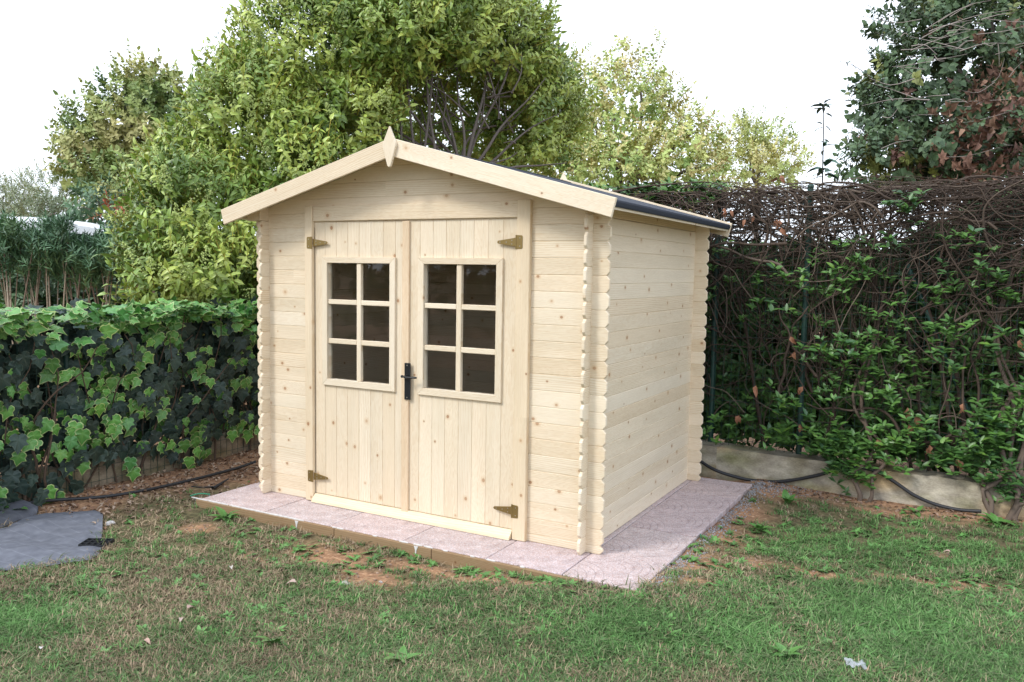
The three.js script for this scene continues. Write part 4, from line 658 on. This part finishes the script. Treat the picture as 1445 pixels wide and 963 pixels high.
{ // woven weed membrane
  const map = tex(256, 256, (i, j) => { const w = ((i >> 1) + (j >> 1)) % 2 ? 8 : -8, st = (j % 64 < 3 ? 16 : 0), f = fbm(i / 40, j / 40, 3, 3) * 34; return [120 + w + st + f, 124 + w + st + f, 135 + w + st + f]; });
  const m = std({ map, color: lin(0.68, 0.68, 0.68), roughness: 0.8, side: THREE.DoubleSide });
  const sheet = (topPx, botPx, n, k, lift) => {
    const A = topPx.map(([u, v]) => onY(u, v, -0.04)), B = botPx.map(([u, v]) => onY(u, v, -0.05)), ca = new THREE.CatmullRomCurve3(A, false, 'centripetal'), cb = new THREE.CatmullRomCurve3(B, false, 'centripetal'), pos = [], uv = [], idx = [];
    for (let j = 0; j <= k; j++) for (let i = 0; i <= n; i++) { const a = ca.getPointAt(i / n), b = cb.getPointAt(i / n), p = a.lerp(b, j / k), e = Math.min(1, Math.min(j, k - j) / k * 6); p.y = groundY(p.x, p.z) + 0.009 + e * (0.03 * Math.abs(noise(p.x * 0.9 - p.z * 1.6, p.x * 3.6 + p.z * 2.2, 5)) + 0.008 * noise(p.x * 5, p.z * 5, 1) + lift * (1 - j / k)) + 0.006 * noise(p.x * 14, p.z * 14, 2); pos.push(p.x, p.y, p.z); uv.push(p.x / 0.4, p.z / 0.4); }
    for (let j = 0; j < k; j++) for (let i = 0; i < n; i++) { const a = j * (n + 1) + i, c = a + n + 1; idx.push(a, c, a + 1, a + 1, c, c + 1); }
    const g = new THREE.BufferGeometry(); g.setAttribute('position', new THREE.Float32BufferAttribute(pos, 3)); g.setAttribute('uv', new THREE.Float32BufferAttribute(uv, 2)); g.setIndex(idx); g.computeVertexNormals(); return g;
  };
  single('weed_membrane', sheet([[-190, 800], [-60, 762], [0, 746], [51, 723], [130, 719], [145, 724]], [[-190, 860], [-60, 822], [0, 807], [81, 799], [131, 789], [144, 752]], 70, 40, 0), m, 'blue grey woven weed membrane lying flat on the lawn edge', 'membrane');
  single('weed_membrane', sheet([[-90, 706], [0, 702], [16, 702], [54, 721]], [[-90, 770], [0, 747], [20, 737], [52, 724]], 30, 16, 0.05), std({ map, color: lin(0.42, 0.42, 0.42), roughness: 0.8, side: THREE.DoubleSide }), 'darker raised flap of weed membrane against the ivy hedge', 'membrane');
  // black plastic grid tray at its corner
  const t = thing('seed_tray', 'small black plastic grid tray at the membrane corner', 'tray'), c = onY(136, 768, -0.05);
  for (let i = 0; i <= 4; i++) { part(t, 'rib', box(-0.07 + i * 0.035 - 0.003, -0.07 + i * 0.035 + 0.003, 0, 0.03, -0.055, 0.055), rubber); }
  for (let j = 0; j <= 3; j++) part(t, 'rib', box(-0.073, 0.073, 0.0, 0.028, -0.055 + j * 0.0365 - 0.003, -0.055 + j * 0.0365 + 0.003), rubber);
  t.position.set(c.x, groundY(c.x, c.z) + 0.001, c.z); t.rotation.y = 0.5;
}

// ------------------------------------------------------------------ lawn
const onSlab = (x, z, e = 0) => x > SL.x0 - 0.03 - e && x < SL.x1 + e && z < 0.39 + e && z > SL.z0 - 0.02;
const memb = [[-190, 800], [-60, 762], [0, 746], [51, 723], [130, 719], [145, 724], [144, 752], [131, 789], [81, 799], [0, 807], [-60, 822], [-190, 860]].map(([u, v]) => { const p = onY(u, v, -0.05); return [p.x, p.z]; });
const mc = memb.slice(3, 9).reduce((a, q) => [a[0] + q[0] / 6, a[1] + q[1] / 6], [0, 0]); for (const q of memb) { q[0] += (mc[0] - q[0]) * 0.07; q[1] += (mc[1] - q[1]) * 0.07; }
const inPoly = (poly, x, z) => { let c = false; for (let i = 0, j = poly.length - 1; i < poly.length; j = i++) { const [a, b] = poly[i], [d, e] = poly[j]; if ((b > z) !== (e > z) && x < (d - a) * (z - b) / (e - b) + a) c = !c; } return c; };
{
  const blade = (h, w, lean, az, ox, oz, c) => { const n = V(Math.cos(az), 0, Math.sin(az)), s = V(-n.z, 0, n.x).multiplyScalar(w / 2), at = (t) => V(ox, 0, oz).addScaledVector(n, lean * h * t * t).add(V(0, h * t * (1 - 0.3 * lean * t), 0)); const a = at(0), b = at(0.5), d = at(1), pos = [], A = a.clone().sub(s), B = a.clone().add(s), C = b.clone().addScaledVector(s, -0.8), E = b.clone().addScaledVector(s, 0.8); for (const t of [[A, B, E], [A, E, C], [C, E, d]]) for (const p of t) pos.push(p.x, p.y, p.z); const g = new THREE.BufferGeometry(); g.setAttribute('position', new THREE.Float32BufferAttribute(pos, 3)); g.setAttribute('color', new THREE.Float32BufferAttribute(new Array(9).fill(c).flat(), 3)); g.computeVertexNormals(); return g; };
  const tuft = (n, h, dryShare, spread) => { const l = []; for (let i = 0; i < n; i++) { const dry = rnd() < dryShare, k = rr(0.55, 1.45); l.push(blade(h * rr(0.5, 1.35), rr(0.0028, 0.0062), rr(0.3, 2.1), rr(0, 6.28), gauss() * spread, gauss() * spread, dry ? [1.6 * k, 1.2 * k, 1.45 * k] : [0.8 * k, 0.95 * k, 0.75 * k])); } return merge(l); };
  const kinds = [tuft(15, 0.042, 0.25, 0.028), tuft(14, 0.036, 0.75, 0.032), tuft(15, 0.05, 0.12, 0.026)];
  const sets = [[], [], []], cs = [[], [], []];
  const long = [[1050, 900, 0.3], [880, 900, 0.35], [490, 850, 0.07], [1250, 880, 0.5], [300, 720, 0.12], [350, 725, 0.1], [1150, 760, 0.35], [1270, 770, 0.4], [1390, 780, 0.3], [20, 880, 0.4], [780, 830, 0.15]].map(([u, v, r]) => { const p = onY(u, v); return [p.x, p.z, r]; });
  let tries = 0, n = 0;
  while (n < 46000 && tries < 260000) {
    tries++;
    const v = 650 + 470 * Math.sqrt(rnd()) , u = rr(-130, 1600), q = onY(u, Math.max(v, 660)); const x = q.x + gauss() * 0.05, z = q.z + gauss() * 0.05;
    if (onSlab(x, z) || x < -2.2 || z < -2.19 || inPoly(memb, x, z) || (z < -0.3 && x < -1.2)) continue;
    const s = soilAt(x, z); if (rnd() < s * 1.06) continue; if (rnd() > 0.22 + 0.78 * sstep(-0.4, 0.2, fbm(x * 5, z * 5, 9, 2) + 0.12)) continue;
    let l = 0; for (const a of long) l = Math.max(l, 1.2 - Math.hypot(x - a[0], z - a[1]) / a[2]);
    const dryF = clamp(0.62 + 1.3 * fbm(x * 1.7, z * 1.7, 5, 3) - 0.7 * clamp(l) + 0.28 * sstep(1.1, -0.6, x) - 0.25 * sstep(1.7, 2.6, x)), k = rnd() < dryF * 0.85 ? 1 : rnd() < clamp(l) * 0.8 ? 2 : 0;
    const g = rr(0.75, 1.2) * (1 + 0.5 * fbm(x * 2.6, z * 2.6, 33, 3)); cs[k].push(k === 1 ? lin(0.2 * g, 0.205 * g, 0.11 * g) : lin(0.13 * g, 0.22 * g * rr(0.92, 1.08), 0.085 * g));
    sets[k].push(M4(V(x, groundY(x, z) - 0.003, z), Q(gauss() * 0.2, rr(0, 6.28), gauss() * 0.2), V(1, rr(0.7, 1.15), 1).multiplyScalar(rr(0.75, 1.2) * (k === 2 ? 0.9 : 1)))); n++;
  }
  const G = FOL({ roughness: 0.8, specularIntensity: 0.35, transmission: 0.06 });
  ['grass', 'dry_grass', 'long_grass'].forEach((nm, k) => { const m = instanced(scene, nm, kinds[k], G, sets[k], cs[k]); m.userData.label = ['short green lawn grass around the paving', 'short straw coloured dry grass mixed through the lawn', 'longer green grass tufts in the lawn'][k]; m.userData.category = 'grass'; });
  // low broad-leaved weeds through the lawn
  const rosette = (nl, len, wid) => { const l = []; for (let i = 0; i < nl; i++) { const a = i / nl * 6.28 + gauss() * 0.3, e = rr(0.7, 1.25), g = leafGeo(len * rr(0.7, 1.1), wid, { droop: 0.4, fold: 0.25, a: [0.85, 0.9, 0.8], b: [1.1, 1.1, 1] }); g.applyMatrix4(M4(V(0, 0.004, 0), aim(V(Math.sin(a) * Math.sin(e), Math.cos(e), Math.cos(a) * Math.sin(e)), V(0, 1, 0)), 1)); l.push(g); } return merge(l); };
  const ros = rosette(7, 0.05, 0.022), wm = [], wc = [];
  for (let k = 0; k < 15000; k++) { const q = onY(rr(-100, 1560), 665 + 440 * Math.sqrt(rnd())), x = q.x, z = q.z; if (onSlab(x, z) || x < -2.15 || z < -2.17 || inPoly(memb, x, z)) continue; const f = fbm(x * 2.1 + 7, z * 2.1, 3, 3) + 0.16 * sstep(1.0, 2.4, x) + (z > 1.2 && x < 0.4 ? 0.08 : 0) + (z < 0.62 && z > 0.36 && x > -1.4 && x < 1.4 ? 0.22 : 0); if (rnd() > sstep(-0.14, 0.3, f) * 0.85) continue; wm.push(M4(V(x, groundY(x, z), z), Q(gauss() * 0.15, rr(0, 6.28), gauss() * 0.15), rr(0.35, 0.95))); const g = rr(0.7, 1.4); wc.push(lin(0.1 * g, 0.23 * g, 0.06 * g)); }
  const m = instanced(scene, 'ground_cover', ros, FOL({ roughness: 0.5, transmission: 0.1 }), wm, wc); m.userData.label = 'low broad leaved weeds growing through the lawn'; m.userData.category = 'weeds';
  // larger weeds that stand out
  const big = [['leafy green weed clump against the timber edging', 318, 732, 0.11, 14], ['small weed at the foot of the edging in front of the doors', 345, 742, 0.06, 7], ['bright weed at the front edge of the paving corner', 793, 818, 0.09, 10], ['broad leaved weed in the dirt right of the paving', 1072, 752, 0.1, 9], ['spreading weed on the gravel by the paving back corner', 1112, 712, 0.12, 10], ['weed clump below the gnarled vine trunks', 1405, 738, 0.13, 10], ['tall leaved weed near the low wall', 1292, 722, 0.1, 7], ['long leaved dandelion in the foreground lawn', 1110, 930, 0.1, 8], ['dock plant with wide leaves in the foreground lawn', 1020, 920, 0.09, 7], ['leafy sprig rising over the membrane flap', 12, 722, 0.16, 9], ['young weed near the weed membrane edge', 390, 905, 0.1, 7], ['weed rosette below the dirt patch in the lawn', 560, 935, 0.1, 8]];
  const wmat = FOL({ color: lin(0.1, 0.24, 0.055), roughness: 0.45, transmission: 0.15 });
  for (const [label, u, v, s, nl] of big) { const p = onY(u, v, -0.05), t = thing('weed_plant', label, 'weed'), lf = leafGeo(s, s * 0.42, { droop: 0.5, fold: 0.3, rows: [0.25, 0.5, 0.78], a: [0.85, 0.9, 0.8], b: [1.1, 1.1, 1] }); for (let i = 0; i < nl; i++) { const a = i * 2.4 + rnd(), e = rr(0.35, 1.15); part(t, 'leaf', lf, wmat).applyMatrix4(M4(V(gauss() * s * 0.12, 0, gauss() * s * 0.12), aim(V(Math.sin(a) * Math.sin(e), Math.cos(e), Math.cos(a) * Math.sin(e)), V(0, 1, 0)), rr(0.6, 1.1))); } t.position.set(p.x, groundY(p.x, p.z), p.z); }
}
// fallen leaves, mulch, gravel, stones
{
  const lf = leafGeo(0.045, 0.026, { droop: 0.5, fold: 0.6 }), ms = [], cc = [];
  for (let k = 0; k < 2600; k++) { const x = rr(-2.42, -1.3), z = rr(-2.1, 1.0); const w = sstep(-1.4, -2.1, x + 0.3 * noise(x * 2, z * 2, 3)); if (rnd() > w + 0.08 || onSlab(x, z, 0.01) || inPoly(memb, x, z) && rnd() < 0.8) continue; ms.push(M4(V(x, groundY(x, z) + (inPoly(memb, x, z) ? 0.03 : rr(0.004, 0.014)), z), Q(-1.57 + gauss() * 0.7, rr(0, 6.28), gauss() * 0.6), rr(0.45, 1.15))); const c = pick([[0.3, 0.2, 0.13], [0.22, 0.12, 0.07], [0.4, 0.3, 0.22], [0.16, 0.1, 0.07], [0.34, 0.24, 0.17]]); cc.push(lin(...c)); }
  for (let k = 0; k < 420; k++) { const x = rr(1.6, 4.2), z = rr(-2.2, -2.0); ms.push(M4(V(x, groundY(x, z) + 0.006, z), Q(-1.57 + gauss() * 0.7, rr(0, 6.28), gauss() * 0.6), rr(0.4, 0.95))); cc.push(lin(...pick([[0.2, 0.13, 0.09], [0.3, 0.2, 0.14], [0.13, 0.09, 0.06]]))); }
  const m = instanced(scene, 'leaf_litter', lf, FOL({ roughness: 0.85 }), ms, cc); m.userData.label = 'brown dead leaves littering the soil below the hedges'; m.userData.category = 'leaf litter';
  const st = new THREE.DodecahedronGeometry(0.008, 0); st.deleteAttribute('uv'); st.setAttribute('color', new THREE.Float32BufferAttribute(new Array(st.attributes.position.count * 3).fill(1), 3)); const gm = [], gc = [];
  for (let k = 0; k < 2600; k++) { let x, z; const r = rnd(); if (r < 0.4) { x = 1.6 + Math.abs(gauss()) * 0.09 + rr(0, 0.02); z = rr(-2.1, 0.36); } else if (r < 0.6) { const q = onY(1090 + gauss() * 55, 695 + gauss() * 10); x = q.x; z = q.z; } else if (r < 0.75) { x = rr(-1.44, -1.36) - Math.abs(gauss()) * 0.12; z = rr(-0.4, 0.33); } else { const q = pick(soilPx); x = q[0] + gauss() * q[2]; z = q[1] + gauss() * q[3]; } if (onSlab(x, z)) continue; gm.push(M4(V(x, groundY(x, z) + 0.002, z), Q(rr(0, 6), rr(0, 6), 0), V(rr(0.4, 1.1), rr(0.3, 0.8), rr(0.4, 1.1)).multiplyScalar(r < 0.75 ? 0.75 : rr(0.5, 1.6)))); const g = rr(0.7, 1.2); gc.push(r < 0.75 ? lin(0.3 * g, 0.3 * g, 0.31 * g) : lin(0.3 * g, 0.21 * g, 0.15 * g)); }
  const gr = instanced(scene, 'gravel', st, FOL({ roughness: 0.95 }), gm, gc); gr.userData.label = 'grey gravel and small stones along the paving edges'; gr.userData.category = 'gravel';
  // separate bits one can point at
  const dl = leafGeo(0.066, 0.036, { droop: 0.5, fold: 0.6, rows: [0.25, 0.5, 0.78] });
  const leafAt = (u, v, c, s, label) => { const p = onY(u, v, -0.05), m2 = single('fallen_leaf', dl, FOL({ color: lin(...c), roughness: 0.8 }), label, 'leaf'); m2.applyMatrix4(M4(V(p.x, groundY(p.x, p.z) + 0.03, p.z), Q(-1.3 + gauss() * 0.3, rr(0, 6.28), gauss() * 0.4), s)); };
  leafAt(263, 868, [0.4, 0.28, 0.24], 0.9, 'curled pinkish dry leaf in the straw coloured lawn'); leafAt(256, 881, [0.4, 0.3, 0.26], 0.55, 'small pinkish leaf scrap beside a curled dry leaf'); leafAt(202, 910, [0.42, 0.28, 0.22], 0.7, 'brown folded dry leaf in the foreground lawn'); leafAt(57, 924, [0.55, 0.52, 0.5], 0.5, 'pale whitish leaf scrap in the foreground lawn'); leafAt(418, 827, [0.4, 0.3, 0.25], 0.9, 'flat brown leaf at the edge of the dirt patch'); leafAt(1342, 783, [0.42, 0.3, 0.25], 0.8, 'brown dry leaf on the bare patch near the low wall'); leafAt(325, 806, [0.45, 0.42, 0.37], 0.6, 'bleached leaf scrap in the middle of the lawn');
  const stone = (u, v, s, c, label) => { const p = onY(u, v, -0.05), g = new THREE.IcosahedronGeometry(1, 2), q = g.attributes.position; for (let i = 0; i < q.count; i++) { const k = 1 + 0.35 * noise(q.getX(i) * 1.4 + u, q.getY(i) * 1.4, q.getZ(i) * 1.4); q.setXYZ(i, q.getX(i) * k, q.getY(i) * k * 0.55, q.getZ(i) * k * 0.75); } g.computeVertexNormals(); const m2 = single('stone', g, std({ color: lin(...c), roughness: 0.95 }), label, 'stone'); m2.scale.setScalar(s); m2.position.set(p.x, groundY(p.x, p.z) + s * 0.2, p.z); m2.rotation.y = u; };
  stone(487, 823, 0.028, [0.4, 0.36, 0.33], 'pale grey stone in the dirt patch before the doors'); stone(703, 838, 0.02, [0.34, 0.17, 0.12], 'reddish brick chip in the dirt by the edging'); stone(585, 821, 0.016, [0.36, 0.26, 0.2], 'brown pebble in the dirt by the edging'); stone(537, 818, 0.011, [0.4, 0.38, 0.36], 'small whitish pebble in the dirt patch before the doors'); stone(155, 738, 0.03, [0.45, 0.44, 0.43], 'grey rubble stone beside the weed membrane');
  { // crumpled clear plastic
    const p = onY(1207, 942, -0.04), g = new THREE.PlaneGeometry(0.075, 0.05, 9, 7), q = g.attributes.position; for (let i = 0; i < q.count; i++) q.setZ(i, 0.022 * noise(q.getX(i) * 45, q.getY(i) * 45, 3) + 0.012 * noise(q.getX(i) * 110, q.getY(i) * 110, 8)); g.computeVertexNormals(); g.rotateX(-Math.PI / 2);
    const m2 = single('plastic_scrap', g, new THREE.MeshPhysicalMaterial({ color: lin(0.75, 0.78, 0.82), roughness: 0.2, side: THREE.DoubleSide, transmission: 0.65, flatShading: true }), 'crumpled clear plastic scrap lying in the foreground lawn', 'litter'); m2.position.set(p.x, groundY(p.x, p.z) + 0.035, p.z); m2.rotation.y = 0.4; }
  { const a = [[925, 790], [928, 776], [932, 768]].map(([u, v], i) => onY(u - 10, v - 20, -0.03 + i * 0.012)); single('plastic_tie', tube([onY(990, 763, -0.02), onY(989, 756, -0.01), onY(987, 750, -0.015)], 0.003, 0.003, 5, 8), std({ color: lin(0.03, 0.3, 0.16), roughness: 0.4 }), 'green plastic tie on the soil beside the paving', 'litter');
    single('plastic_tie', tube([onY(268, 700, -0.03), onY(282, 697, -0.02), onY(296, 698, -0.025)], 0.004, 0.004, 5, 8), std({ color: lin(0.03, 0.3, 0.16), roughness: 0.4 }), 'green plastic strip at the left corner of the paving', 'litter'); }
}

scene.traverse((o) => { if (o.isMesh) { o.castShadow = true; o.receiveShadow = true; } });
renderer.render(scene, camera);
